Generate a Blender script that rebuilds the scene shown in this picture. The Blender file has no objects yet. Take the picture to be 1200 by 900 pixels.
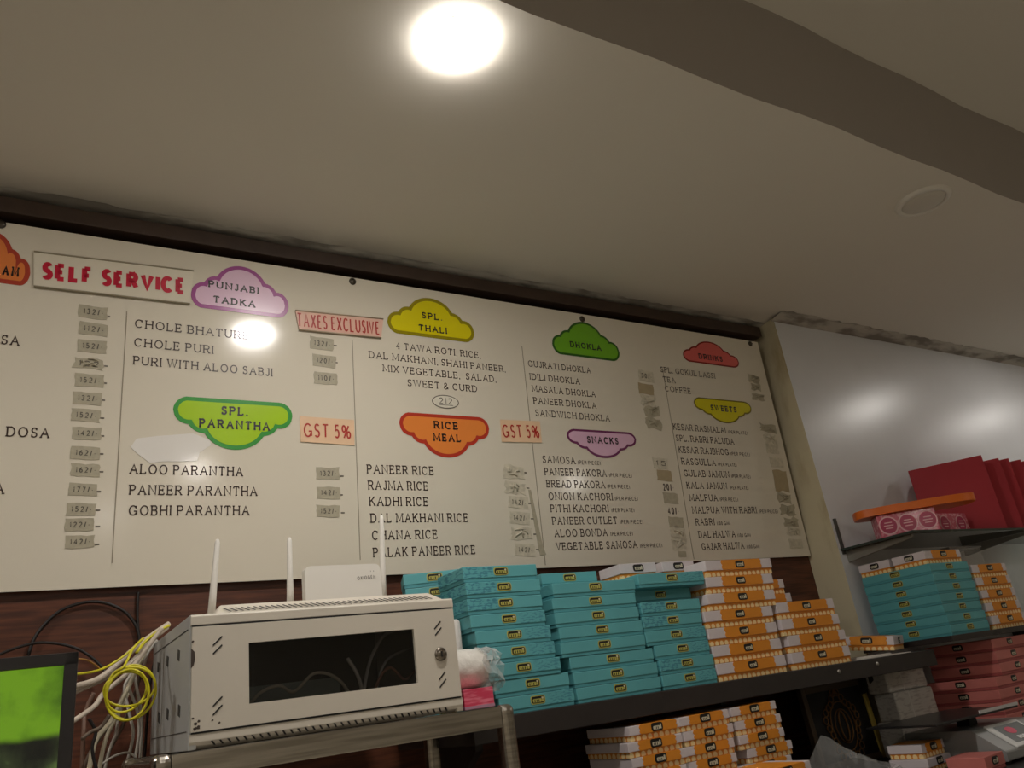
import bpy, bmesh, math, random
from mathutils import Vector, Matrix
random.seed(7)
S = bpy.context.scene
COL = S.collection

# ------------------------------------------------------------------ camera
FPX = 928.158
CAM = Vector((0.0, -2.0, 1.5))
RIGHT = Vector((0.85184856, -0.50691318, -0.13188274))
DOWN = Vector((0.08281895, 0.3789701, -0.92169555))
FWD = Vector((0.51719924, 0.77422263, 0.36480715))
cd = bpy.data.cameras.new('camera')
cam = bpy.data.objects.new('camera', cd); COL.objects.link(cam)
cd.sensor_fit = 'HORIZONTAL'; cd.sensor_width = 36.0; cd.lens = FPX / 1200.0 * 36.0
cd.clip_start = 0.02; cd.clip_end = 60
m = Matrix.Identity(4)
for i in range(3):
    m[i][0] = RIGHT[i]; m[i][1] = -DOWN[i]; m[i][2] = -FWD[i]; m[i][3] = CAM[i]
cam.matrix_world = m
S.camera = cam

# ------------------------------------------------------------------ exposure, world
S.view_settings.view_transform = 'Standard'
S.view_settings.look = 'None'
S.view_settings.gamma = 1.0
S.view_settings.use_curve_mapping = False
S.view_settings.exposure = 0.74
W = bpy.data.worlds.new('world'); S.world = W; W.use_nodes = True
W.node_tree.nodes['Background'].inputs[0].default_value = (0.02, 0.02, 0.02, 1)
W.node_tree.nodes['Background'].inputs[1].default_value = 1.0

LAMP_L = 170.0           # radiance of a lit downlight
LAMP_COL = (1.0, 0.95, 0.89)
H_LOW = 2.82            # dropped ceiling over the counter
H_UP = 3.19             # recessed middle of the ceiling
H_BACK = 2.60           # dropped ceiling over the customers
# lit downlights: (x, y, ceiling height)
LAMPS_LOW = [(0.72, -0.9, H_LOW, 1.0), (-1.0, -0.9, H_LOW, 1.0), (4.26, -0.83, H_LOW, .42), (5.5, -0.83, H_LOW, .36)]
LAMPS_BACK = [(0.87, -2.78, H_BACK, .5), (3.74, -3.0, H_BACK, .5), (-1.4, -2.8, H_BACK, .5),
              (0.6, -5.3, H_BACK, .5), (-1.6, -5.3, H_BACK, .5)]  # these rearmost two are added to boost the bounce light

# ------------------------------------------------------------------ helpers
def lin(c):
    return tuple(((v / 255.0) / 12.92 if v / 255.0 <= 0.04045 else ((v / 255.0 + 0.055) / 1.055) ** 2.4) for v in c) + (1.0,)

def ray(u, v):
    return RIGHT * ((u - 600) / FPX) + DOWN * ((v - 450) / FPX) + FWD
def at(u, v, y):
    d = ray(u, v); t = (y - CAM.y) / d.y
    return CAM + d * t
def at_z(u, v, z):
    d = ray(u, v); t = (z - CAM.z) / d.z
    return CAM + d * t
def at_x(u, v, x):
    d = ray(u, v); t = (x - CAM.x) / d.x
    return CAM + d * t

MATS = {}
def mat(name, rgb, rough=0.5, metal=0.0, var=0.0, vscale=8.0, spec=0.5, coat=0.0, emit=None, estr=0.0, bump=0.0, bscale=60.0):
    if name in MATS: return MATS[name]
    mm = bpy.data.materials.new(name); mm.use_nodes = True
    nt = mm.node_tree; b = nt.nodes['Principled BSDF']
    c = lin(rgb)
    b.inputs['Base Color'].default_value = c
    b.inputs['Roughness'].default_value = rough
    b.inputs['Metallic'].default_value = metal
    b.inputs['Specular IOR Level'].default_value = spec
    if coat: b.inputs['Coat Weight'].default_value = coat; b.inputs['Coat Roughness'].default_value = 0.08
    if emit:
        b.inputs['Emission Color'].default_value = emit + (1,) if len(emit) == 3 else emit
        b.inputs['Emission Strength'].default_value = estr
    if var > 0:
        tc = nt.nodes.new('ShaderNodeTexCoord'); n = nt.nodes.new('ShaderNodeTexNoise')
        n.inputs['Scale'].default_value = vscale; n.inputs['Detail'].default_value = 6
        nt.links.new(tc.outputs['Object'], n.inputs['Vector'])
        r = nt.nodes.new('ShaderNodeValToRGB')
        r.color_ramp.elements[0].position = 0.3; r.color_ramp.elements[1].position = 0.7
        r.color_ramp.elements[0].color = tuple(x * (1 - var) for x in c[:3]) + (1,)
        r.color_ramp.elements[1].color = tuple(min(1, x * (1 + var * 0.5)) for x in c[:3]) + (1,)
        nt.links.new(n.outputs['Fac'], r.inputs['Fac']); nt.links.new(r.outputs['Color'], b.inputs['Base Color'])
    if bump > 0:
        tc = nt.nodes.new('ShaderNodeTexCoord'); n = nt.nodes.new('ShaderNodeTexNoise')
        n.inputs['Scale'].default_value = bscale; n.inputs['Detail'].default_value = 4
        nt.links.new(tc.outputs['Object'], n.inputs['Vector'])
        bp = nt.nodes.new('ShaderNodeBump'); bp.inputs['Strength'].default_value = bump; bp.inputs['Distance'].default_value = 0.01
        nt.links.new(n.outputs['Fac'], bp.inputs['Height']); nt.links.new(bp.outputs['Normal'], b.inputs['Normal'])
    MATS[name] = mm
    return mm

def two_tone(name, c0, c1, build, rough=0.5, spec=0.5):
    """material whose colour mixes c0..c1 by a mask built from nodes"""
    if name in MATS: return MATS[name]
    mm = bpy.data.materials.new(name); mm.use_nodes = True
    nt = mm.node_tree; b = nt.nodes['Principled BSDF']
    b.inputs['Roughness'].default_value = rough; b.inputs['Specular IOR Level'].default_value = spec
    mx = nt.nodes.new('ShaderNodeMix'); mx.data_type = 'RGBA'
    mx.inputs[6].default_value = lin(c0); mx.inputs[7].default_value = lin(c1)
    nt.links.new(build(nt), mx.inputs[0]); nt.links.new(mx.outputs[2], b.inputs['Base Color'])
    MATS[name] = mm
    return mm

def node_math(nt, op, a, b=None, clamp=False):
    n = nt.nodes.new('ShaderNodeMath'); n.operation = op; n.use_clamp = clamp
    for i, x in enumerate((a, b)):
        if x is None: continue
        if isinstance(x, (int, float)): n.inputs[i].default_value = x
        else: nt.links.new(x, n.inputs[i])
    return n.outputs[0]
def coords(nt, kind='Object'):
    tc = nt.nodes.new('ShaderNodeTexCoord'); sp = nt.nodes.new('ShaderNodeSeparateXYZ')
    nt.links.new(tc.outputs[kind], sp.inputs[0])
    return tc.outputs[kind], sp.outputs[0], sp.outputs[1], sp.outputs[2]
def noise(nt, vec, scale, detail=5, stretch=None):
    if stretch:
        mp = nt.nodes.new('ShaderNodeMapping'); mp.inputs['Scale'].default_value = stretch
        nt.links.new(vec, mp.inputs[0]); vec = mp.outputs[0]
    n = nt.nodes.new('ShaderNodeTexNoise'); n.inputs['Scale'].default_value = scale; n.inputs['Detail'].default_value = detail
    nt.links.new(vec, n.inputs['Vector']); return n.outputs['Fac']
def smooth(nt, x, a, b):
    n = nt.nodes.new('ShaderNodeMapRange'); n.interpolation_type = 'SMOOTHSTEP'
    n.inputs[1].default_value = a; n.inputs[2].default_value = b
    nt.links.new(x, n.inputs[0]); return n.outputs[0]

class MB:
    def __init__(s): s.v = []; s.f = []; s.m = []; s.sm = []
    def add(s, vs, fs, mi=0, smooth=False):
        o = len(s.v); s.v += [tuple(v) for v in vs]
        for f in fs: s.f.append(tuple(i + o for i in f)); s.m.append(mi); s.sm.append(smooth)
    def box(s, x0, x1, y0, y1, z0, z1, mi=0):
        vs = [(x, y, z) for x in (x0, x1) for y in (y0, y1) for z in (z0, z1)]
        s.add(vs, [(0, 1, 3, 2), (4, 6, 7, 5), (0, 4, 5, 1), (2, 3, 7, 6), (0, 2, 6, 4), (1, 5, 7, 3)], mi)
    def obox(s, c, u, v, w, mi=0):
        """oriented box: centre c, half-axis vectors u,v,w"""
        c, u, v, w = map(Vector, (c, u, v, w))
        vs = [c + u * a + v * b + w * d for a in (-1, 1) for b in (-1, 1) for d in (-1, 1)]
        s.add(vs, [(0, 1, 3, 2), (4, 6, 7, 5), (0, 4, 5, 1), (2, 3, 7, 6), (0, 2, 6, 4), (1, 5, 7, 3)], mi)
    def poly(s, pts, mi=0): s.add(pts, [tuple(range(len(pts)))], mi)
    def prism(s, pts, off, mi=0, smooth=False):
        """closed outline pts extruded by vector off"""
        n = len(pts); off = Vector(off); a = [Vector(p) for p in pts]; b = [p + off for p in a]
        s.add(a + b, [tuple(range(n))[::-1], tuple(range(n, 2 * n))], mi)
        s.add(a + b, [(i, (i + 1) % n, (i + 1) % n + n, i + n) for i in range(n)], mi, smooth)
    def tube(s, pts, r, n=8, mi=0, closed=False):
        pts = [Vector(p) for p in pts]; k = len(pts); rings = []
        up = Vector((0, 0, 1)); prev = None
        for i, p in enumerate(pts):
            t = (pts[(i + 1) % k] - pts[i - 1]) if closed else (pts[min(i + 1, k - 1)] - pts[max(i - 1, 0)])
            t.normalize()
            if prev is None:
                a = t.orthogonal().normalized()
            else:
                a = prev - t * prev.dot(t)
                a = a.normalized() if a.length > 1e-6 else t.orthogonal().normalized()
            prev = a; b = t.cross(a)
            rr = r[i] if isinstance(r, (list, tuple)) else r
            rings.append([p + (a * math.cos(2 * math.pi * j / n) + b * math.sin(2 * math.pi * j / n)) * rr for j in range(n)])
        vs = [q for R in rings for q in R]; fs = []
        for i in range(k if closed else k - 1):
            i2 = (i + 1) % k
            for j in range(n): fs.append((i * n + j, i * n + (j + 1) % n, i2 * n + (j + 1) % n, i2 * n + j))
        if not closed: fs += [tuple(range(n))[::-1], tuple(range((k - 1) * n, k * n))]
        s.add(vs, fs, mi, True)
    def lathe(s, prof, c, axis=(0, 0, 1), n=32, mi=0, sm=True):
        """prof: (radius, height along axis)"""
        c = Vector(c); ax = Vector(axis).normalized(); a = ax.orthogonal().normalized(); b = ax.cross(a)
        vs = []; fs = []; k = len(prof)
        for r, h in prof:
            for j in range(n):
                t = 2 * math.pi * j / n
                vs.append(c + ax * h + (a * math.cos(t) + b * math.sin(t)) * r)
        for i in range(k - 1):
            for j in range(n): fs.append((i * n + j, i * n + (j + 1) % n, (i + 1) * n + (j + 1) % n, (i + 1) * n + j))
        s.add(vs, fs, mi, sm)
        s.add(vs[:n], [tuple(range(n))[::-1]], mi); s.add(vs[-n:], [tuple(range(n))], mi)
    def mesh(s, name, mats):
        me = bpy.data.meshes.new(name)
        me.from_pydata(s.v, [], s.f)
        for mm in (mats if isinstance(mats, (list, tuple)) else [mats]): me.materials.append(mm)
        for p, mi, sm in zip(me.polygons, s.m, s.sm): p.material_index = mi; p.use_smooth = sm
        bm = bmesh.new(); bm.from_mesh(me); bmesh.ops.recalc_face_normals(bm, faces=bm.faces[:]); bm.to_mesh(me); bm.free()
        me.update(); return me
    def build(s, name, mats, parent=None, bevel=0, seg=2):
        return put(name, s.mesh(name, mats), parent, bevel, seg)
def put(name, me, parent=None, bevel=0, seg=2):
    o = bpy.data.objects.new(name, me); COL.objects.link(o)
    if parent: o.parent = parent
    if bevel:
        b = o.modifiers.new('bevel', 'BEVEL'); b.width = bevel; b.segments = seg; b.limit_method = 'ANGLE'
    return o
def tag(o, label, cat, group=None):
    o['label'] = label; o['category'] = cat
    if group: o['group'] = group
    return o
def thing(name, label, cat, loc=(0, 0, 0), rot=(0, 0, 0), group=None):
    o = bpy.data.objects.new(name, None); COL.objects.link(o)
    o.location = loc; o.rotation_euler = rot; o.empty_display_size = 0.05
    return tag(o, label, cat, group)
def struct(o): o['kind'] = 'structure'; return o
def copy_tree(o, parent=None):
    c = o.copy(); COL.objects.link(c)
    if parent: c.parent = parent
    for ch in list(o.children): copy_tree(ch, c)
    return c
def spline(pts, n=8, closed=False):
    pts = [Vector(p) for p in pts]; k = len(pts); out = []
    for i in range(k if closed else k - 1):
        g = lambda j: pts[j % k] if closed else pts[max(0, min(k - 1, j))]
        p0, p1, p2, p3 = g(i - 1), g(i), g(i + 1), g(i + 2)
        for a in range(n):
            t = a / n
            out.append(0.5 * ((2 * p1) + (p2 - p0) * t + (2 * p0 - 5 * p1 + 4 * p2 - p3) * t * t + (3 * p1 - p0 - 3 * p2 + p3) * t ** 3))
    if not closed: out.append(pts[-1])
    return out
ORD = ['topmost', 'second', 'third', 'fourth', 'fifth', 'sixth', 'seventh', 'eighth', 'ninth', 'tenth']

# ------------------------------------------------------------------ a stroke alphabet (slab serif or plain)
def arc(cx, cy, rx, ry, a0, a1, n=9):
    return [(cx + rx * math.cos(math.radians(a0 + (a1 - a0) * i / n)), cy + ry * math.sin(math.radians(a0 + (a1 - a0) * i / n))) for i in range(n + 1)]
G = {
 'A': (.92, [[(0, 0), (.5, 1), (1, 0)], [(.18, .36), (.82, .36)]], [(0, 0), (1, 0)]),
 'B': (.72, [[(0, 0), (0, 1)], [(0, 1), (.6, 1)] + arc(.6, .76, .34, .24, 90, -90) + [(0, .52)], [(.6, .52)] + arc(.62, .26, .38, .26, 90, -90) + [(0, 0)]], [(-.05, 0), (-.05, 1)]),
 'C': (.88, [arc(.52, .5, .52, .5, 45, 315, 16), ], [(.9, .86, 'v')]),
 'D': (.85, [[(0, 0), (0, 1)], [(0, 1), (.45, 1)] + arc(.45, .5, .55, .5, 90, -90, 12) + [(0, 0)]], [(-.05, 0), (-.05, 1)]),
 'E': (.7, [[(0, 0), (0, 1)], [(0, 1), (.95, 1)], [(0, .52), (.75, .52)], [(0, 0), (1, 0)]], [(-.05, 0), (-.05, 1), (.75, .52, 'v'), (.95, 1, .95, .82), (1, 0, 1, .2)]),
 'F': (.68, [[(0, 0), (0, 1)], [(0, 1), (1, 1)], [(0, .48), (.75, .48)]], [(0, 0), (-.05, 1), (.75, .48, 'v'), (1, 1, 1, .8)]),
 'G': (.95, [arc(.5, .5, .5, .5, 45, 335, 16) , [(.6, .42), (1, .42), (1, .05)]], [(.88, .86, 'v')]),
 'H': (.85, [[(0, 0), (0, 1)], [(1, 0), (1, 1)], [(0, .52), (1, .52)]], [(0, 0), (0, 1), (1, 0), (1, 1)]),
 'I': (.14, [[(.5, 0), (.5, 1)]], [(.5, 0), (.5, 1)]),
 'J': (.5, [[(1, 1), (1, .25)] + arc(.5, .25, .5, .25, 0, -170)], [(.9, 1)]),
 'K': (.82, [[(0, 0), (0, 1)], [(0, .4), (.9, 1)], [(.35, .62), (1, 0)]], [(0, 0), (0, 1), (.9, 1), (1, 0)]),
 'L': (.7, [[(0, 1), (0, 0), (1, 0)]], [(0, 1), (-.05, 0), (1, 0, 1, .22)]),
 'M': (1.05, [[(0, 0), (.06, 1), (.5, .12), (.94, 1), (1, 0)]], [(0, 0), (1, 0), (0, 1), (1, 1)]),
 'N': (.88, [[(0, 0), (0, 1), (1, 0), (1, 1)]], [(0, 0), (0, 1), (1, 1)]),
 'O': (.98, [arc(.5, .5, .5, .5, 0, 360, 22)], []),
 'P': (.72, [[(0, 0), (0, 1)], [(0, 1), (.6, 1)] + arc(.6, .74, .4, .26, 90, -90) + [(0, .48)]], [(0, 0), (-.05, 1)]),
 'Q': (.98, [arc(.5, .5, .5, .5, 0, 360, 22), [(.6, .25), (1, -.05)]], []),
 'R': (.8, [[(0, 0), (0, 1)], [(0, 1), (.58, 1)] + arc(.58, .75, .36, .25, 90, -90) + [(0, .5)], [(.5, .5), (1, 0)]], [(0, 0), (-.05, 1), (1, 0)]),
 'S': (.66, [arc(.5, .75, .45, .25, 30, 270, 10) + arc(.5, .25, .5, .25, 90, -150, 10)], [(.9, .9, 'v'), (.06, .12, 'v')]),
 'T': (.8, [[(.5, 0), (.5, 1)], [(0, 1), (1, 1)]], [(.5, 0), (0, 1, 0, .8), (1, 1, 1, .8)]),
 'U': (.85, [[(0, 1), (0, .36)] + arc(.5, .36, .5, .36, 180, 360, 12) + [(1, 1)]], [(0, 1), (1, 1)]),
 'V': (.9, [[(0, 1), (.5, 0), (1, 1)]], [(0, 1), (1, 1)]),
 'W': (1.25, [[(0, 1), (.25, 0), (.5, 1), (.75, 0), (1, 1)]], [(0, 1), (.5, 1), (1, 1)]),
 'X': (.82, [[(0, 0), (1, 1)], [(0, 1), (1, 0)]], [(0, 0), (1, 1), (0, 1), (1, 0)]),
 'Y': (.85, [[(0, 1), (.5, .48), (1, 1)], [(.5, .48), (.5, 0)]], [(0, 1), (1, 1), (.5, 0)]),
 'Z': (.7, [[(0, 1), (1, 1), (0, 0), (1, 0)]], [(0, 1, 0, .82), (1, 0, 1, .2)]),
 '0': (.6, [arc(.5, .5, .5, .5, 0, 360, 18)], []),
 '1': (.25, [[(0, .8), (.8, 1), (.8, 0)]], [(.8, 0)]),
 '2': (.6, [arc(.5, .72, .48, .28, 160, -30, 9) + [(0, 0), (1, 0)]], []),
 '3': (.58, [arc(.45, .75, .45, .25, 150, -90, 8), arc(.45, .27, .52, .27, 90, -150, 8)], []),
 '4': (.66, [[(.75, 0), (.75, 1), (0, .3), (1, .3)]], [(.75, 0)]),
 '5': (.6, [[(.9, 1), (.15, 1), (.1, .55)] + arc(.45, .32, .52, .32, 120, -140, 10)], []),
 '6': (.6, [arc(.5, .3, .5, .3, 0, 360, 14), [(.02, .35), (.2, .75), (.75, 1)]], []),
 '7': (.6, [[(0, 1), (1, 1), (.35, 0)]], []),
 '8': (.58, [arc(.5, .76, .42, .24, 0, 360, 12), arc(.5, .27, .5, .27, 0, 360, 12)], []),
 '9': (.6, [arc(.5, .7, .5, .3, 0, 360, 14), [(.98, .65), (.8, .25), (.25, 0)]], []),
 '.': (.12, [[(.5, -.06), (.5, .12)]], []), ',': (.08, [[(.8, .09), (.2, -.16)]], []),
 '&': (.8, [[(1, .38), (.75, .1)] + arc(.4, .26, .4, .26, -30, -280, 10) + [(.66, .72)] + arc(.4, .8, .26, .2, -20, 200, 8) + [(1, 0)]], []),
 '(': (.22, [arc(1, .45, .9, .65, 130, 230, 6)], []), ')': (.22, [arc(0, .45, .9, .65, 50, -50, 6)], []),
 '%': (1.1, [[(.2, 0), (.8, 1)], arc(.2, .74, .2, .26, 0, 360, 10), arc(.8, .26, .2, .26, 0, 360, 10)], []),
 '/': (.35, [[(0, -.05), (1, 1.05)]], []), '-': (.3, [[(0, .42), (1, .42)]], []),
}
def strip(mb, pts, hw, P3, mi):
    """flat ribbon of half width hw along 2D pts"""
    k = len(pts); L = []; R = []
    closed = k > 3 and (Vector(pts[0]) - Vector(pts[-1])).length < 1e-6
    for i in range(k):
        p = Vector(pts[i])
        a = Vector(pts[i - 1]) if i else (Vector(pts[-2]) if closed else None)
        b = Vector(pts[i + 1]) if i < k - 1 else (Vector(pts[1]) if closed else None)
        d1 = (p - a).normalized() if a is not None else None
        d2 = (b - p).normalized() if b is not None else None
        if d1 is None: d1 = d2
        if d2 is None: d2 = d1
        n1 = Vector((-d1.y, d1.x)); n2 = Vector((-d2.y, d2.x)); n = n1 + n2
        if n.length < 0.3: n = n1.copy()
        n.normalize(); sc = 1.0 / max(0.7, n.dot(n1))
        L.append(p + n * hw * sc); R.append(p - n * hw * sc)
    for i in range(k - 1):
        mb.add([P3(L[i]), P3(L[i + 1]), P3(R[i + 1]), P3(R[i])], [(0, 1, 2, 3)], mi)
def text(mb, s, P, Q, cap, wt, serif=True, mi=0, y=-0.001, track=.27):
    """write s from baseline point P to Q (2D), cap height cap, stroke width wt (fractions of cap)"""
    P = Vector(P); Q = Vector(Q); u = (Q - P).normalized(); v = Vector((-u.y, u.x))
    adv = []; tot = 0
    for ch in s:
        w = .42 if ch == ' ' else max(G[ch][0], wt * (1.0 if wt > .15 else .5))
        adv.append(tot); tot += w + (0 if ch == ' ' else track)
    tot -= track
    sx = (Q - P).length / tot; hw = wt * cap / 2
    for ch, a in zip(s, adv):
        if ch == ' ': continue
        w, strokes, ser = G[ch]; w = max(w, wt * (1.0 if wt > .15 else .5))
        def M(p):
            x = a * sx + hw + p[0] * max(w * sx - 2 * hw, 0.0)
            yy = hw + p[1] * (cap - 2 * hw)
            q = P + u * x + v * yy
            return (q.x, q.y)
        P3 = lambda q: (q[0], y, q[1])
        for st in strokes: strip(mb, [M(p) for p in st], hw, P3, mi)
        if serif:
            for sp in ser:
                c = Vector(M(sp[:2])); h = .13 * cap
                if len(sp) == 4: strip(mb, [M(sp[:2]), M(sp[2:])], hw * .9, P3, mi)
                elif len(sp) == 3: strip(mb, [tuple(c - v * h), tuple(c + v * h)], hw * .9, P3, mi)
                else: strip(mb, [tuple(c - u * h * min(1.2, sx / cap)), tuple(c + u * h * min(1.2, sx / cap))], hw * .9, P3, mi)

# ------------------------------------------------------------------ materials of the place
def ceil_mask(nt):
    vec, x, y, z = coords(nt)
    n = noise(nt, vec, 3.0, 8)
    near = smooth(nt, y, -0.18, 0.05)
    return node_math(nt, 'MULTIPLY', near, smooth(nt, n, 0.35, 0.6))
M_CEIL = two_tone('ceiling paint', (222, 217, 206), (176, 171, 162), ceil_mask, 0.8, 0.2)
def wood_mask(nt):
    vec, x, y, z = coords(nt)
    return smooth(nt, noise(nt, vec, 9.0, 8, (1.0, 1.0, 14.0)), 0.3, 0.7)
M_WOOD = two_tone('dark wood laminate', (66, 36, 24), (98, 55, 36), wood_mask, 0.45, 0.4)
def pier_mask(nt):
    vec, x, y, z = coords(nt)
    n = noise(nt, vec, 7.0, 6, (1, 1, .35))
    return smooth(nt, n, 0.48, 0.68)
M_CREAM = two_tone('stained cream paint', (206, 196, 166), (160, 140, 100), pier_mask, 0.6, 0.3)
M_PANEL = mat('white glossy laminate', (222, 223, 226), 0.30, var=0.05, vscale=3, spec=0.6)
M_WALLW = mat('plain wall paint', (226, 220, 206), 0.8)
M_FLOOR = mat('beige floor tiles', (226, 218, 202), 0.3, var=0.06, vscale=3)
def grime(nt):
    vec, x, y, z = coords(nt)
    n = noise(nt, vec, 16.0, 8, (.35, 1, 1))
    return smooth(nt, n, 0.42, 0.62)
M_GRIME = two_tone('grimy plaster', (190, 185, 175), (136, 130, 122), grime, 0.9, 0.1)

# ------------------------------------------------------------------ setting
XL, XR, YF, YB = -3.0, 7.0, -6.0, 0.05
b = MB(); b.box(XL, XR, YB, YB + .1, 0, H_LOW + .3); struct(b.build('wall_back', M_WOOD))
b = MB(); b.box(XL - .1, XL, YF, YB, 0, H_UP); struct(b.build('wall_left', M_WALLW))
b = MB(); b.box(XR, XR + .1, YF, YB, 0, H_UP); struct(b.build('wall_right', M_WALLW))
b = MB(); b.box(XL, XR, YF - .1, YF, 0, H_UP); struct(b.build('wall_front', M_WALLW))
b = MB(); b.box(XL, XR, YF, YB, -.1, 0); struct(b.build('floor', M_FLOOR))
b = MB()
# dropped part with a slightly wavy edge, its face, and the higher part beyond it
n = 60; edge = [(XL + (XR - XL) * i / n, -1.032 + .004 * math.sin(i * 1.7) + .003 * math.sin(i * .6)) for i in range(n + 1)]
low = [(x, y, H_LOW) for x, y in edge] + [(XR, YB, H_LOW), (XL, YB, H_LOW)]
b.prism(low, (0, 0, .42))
for fi in range(2, 2 + n): b.m[fi] = 1  # fascia faces get a darker colour, with their shade painted in
b.box(XL, XR, YF, -1.02, H_UP, H_UP + .1)
b.box(XL, XR, YF, -2.45, H_BACK, H_UP - .001)
struct(b.build('ceiling', [M_CEIL, mat('fascia painted shade', (172, 165, 158), .8)]))
PX = 2.625; PY = -0.09
b = MB(); b.box(PX, XR, PY, YB, 0, H_LOW)
b.m = [1 if i == 0 else 0 for i in range(6)]
struct(b.build('wall_pier', [M_PANEL, M_CREAM]))
# grimy plaster strips where ceiling meets wall
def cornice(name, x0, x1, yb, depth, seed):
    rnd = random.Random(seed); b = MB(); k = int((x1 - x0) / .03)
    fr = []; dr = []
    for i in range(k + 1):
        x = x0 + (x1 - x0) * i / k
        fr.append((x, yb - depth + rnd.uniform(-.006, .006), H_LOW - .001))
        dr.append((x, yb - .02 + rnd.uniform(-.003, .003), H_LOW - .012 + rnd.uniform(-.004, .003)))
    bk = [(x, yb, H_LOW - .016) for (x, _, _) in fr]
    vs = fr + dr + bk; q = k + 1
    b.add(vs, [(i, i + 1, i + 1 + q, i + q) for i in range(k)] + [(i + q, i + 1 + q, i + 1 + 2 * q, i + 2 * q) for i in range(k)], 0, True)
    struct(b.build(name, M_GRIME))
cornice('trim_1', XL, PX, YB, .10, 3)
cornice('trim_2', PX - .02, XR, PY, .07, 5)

b = MB(); b.box(XL, PX - .03, -.036, YB, 2.7565, 2.800); struct(b.build('trim_3', mat('dark brown batten', (64, 48, 38), .6, var=.15, vscale=20), None, .002))

# ------------------------------------------------------------------ ceiling lights
M_DIFF_OFF = mat('unlit diffuser', (205, 200, 188), 0.45)
M_RING = mat('white lamp ring', (222, 218, 208), 0.4)
def downlight(x, y, z, lit, label, group=None):
    M_LIT = mat('lit diffuser %.2f' % lit, (255, 255, 255), 0.5, emit=LAMP_COL, estr=LAMP_L * lit) if lit else None
    t = thing('ceiling_downlight', label, 'ceiling light', (x, y, z), group=group)
    r = MB(); R0 = .078 if not lit else .070
    r.lathe([(R0 - .012, -.001), (R0 - .010, -.010), (R0 + .002, -.010), (R0 + .008, -.004), (R0 + .009, 0)] if not lit else [(R0 - .008, -.001), (R0 - .007, -.003), (R0 - .0055, -.003), (R0 - .0045, -.002), (R0 - .0045, 0)], (0, 0, 0), n=48)
    r.f = r.f[:-2]; r.m = r.m[:-2]; r.sm = r.sm[:-2]
    r.build('trim_ring', M_RING, t)
    d = MB(); rr = R0 - (.006 if lit else .011)
    d.lathe([(rr, -.006), (rr * .97, -.007), (rr * .9, -.0085), (rr * .6, -.0105), (rr * .2, -.0115), (.002, -.0115)] if lit else [(rr, -.006), (rr * .9, -.0105), (rr * .6, -.0135), (rr * .2, -.015), (.002, -.015)], (0, 0, 0), n=40)
    d.build('diffuser', M_LIT if lit else M_DIFF_OFF, t)
    return t
for i, (x, y, z, k) in enumerate(LAMPS_LOW):
    if i == 0: downlight(x, y, z, k, 'brightly lit round white downlight in the low ceiling above the menu board')
    else: downlight(x, y, z, k, 'lit round downlight in the low ceiling, outside the picture', 'lit downlights outside the picture')
downlight(2.434, -.903, H_LOW, 0, 'unlit round white downlight in the low ceiling near the raised ceiling edge')
for x, y, z, k in LAMPS_BACK: downlight(x, y, z, k, 'lit round downlight in the ceiling behind the viewer, rearmost two added as fill', 'lit downlights behind the viewer')

# ------------------------------------------------------------------ menu board
BT = math.radians(4.0)                      # its top edge leans out
BC = Vector((0, 0, 2.3))
Bz = Vector((0, -math.sin(BT), math.cos(BT)))       # local up
By = Vector((0, math.cos(BT), math.sin(BT)))        # local into the wall
def bp(u, v):
    d = ray(u, v); t = (BC - CAM).dot(By) / d.dot(By); q = CAM + d * t - BC
    return Vector((q.x, q.dot(Bz)))
M_BOARD = mat('cream glossy acrylic sheet', (222, 214, 197), 0.125, var=0.03, vscale=2, spec=0.5)
M_INK = mat('dark brown print', (58, 40, 34), 0.4)
M_BLACKINK = mat('black print', (34, 24, 22), 0.4)
zt = (bp(0, 258).y + bp(888, 402).y) / 2; zb = (bp(0, 695).y + bp(950, 651).y) / 2; xr = (bp(888, 402).x + bp(950, 651).x) / 2
xl = -0.42
bb = MB()
bb.prism([(xl, 0, zb), (bp(950, 651).x, 0, zb), (bp(888, 402).x, 0, zt), (xl, 0, zt)], (0, .005, 0))
board = bb.build('menu_board', M_BOARD, None)
board.location = BC; board.rotation_euler = (BT, 0, 0)
tag(board, 'long cream glossy menu board listing dishes, fixed along the wood wall under the ceiling', 'menu board')

def cloud_outline(w, h, inv, inset):
    """five-lobed cloud, flat side at the bottom (or top when inv); returns points in a w x h box"""
    lob = [(.125, .27, .125, .27), (.24, .40, .13, .30), (.5, .50, .27, .50), (.74, .40, .14, .30), (.88, .27, .12, .27)]
    pts = []; n = 90
    def top(x):
        best = None
        for cx, cz, rx, rz in lob:
            rx2 = rx * w - inset; rz2 = rz * h - inset; dx = x - cx * w
            if abs(dx) <= rx2:
                zz = cz * h + rz2 * math.sqrt(max(0, 1 - (dx / rx2) ** 2)); best = zz if best is None else max(best, zz)
        return best
    x0 = lob[0][0] * w - lob[0][2] * w + inset; x1 = lob[-1][0] * w + lob[-1][2] * w - inset
    for i in range(n + 1):
        x = x0 + (x1 - x0) * i / n; t = top(x)
        pts.append((x, t if t is not None else lob[0][1] * h))
    for k, (cx, cz, rx, rz) in ((1, lob[-1]), (-1, lob[0])):
        rx2 = rx * w - inset; rz2 = rz * h - inset
        for j in range(1, 8):
            a = math.radians((0 - 90 * j / 7) if k == 1 else (-90 - 90 * j / 7 + (0)))
            pts.append((cx * w + rx2 * math.cos(a), cz * h + rz2 * math.sin(a)))
    pts = pts[:-1]
    if inv: pts = [(x, h - z) for x, z in pts][::-1]
    return pts
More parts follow.
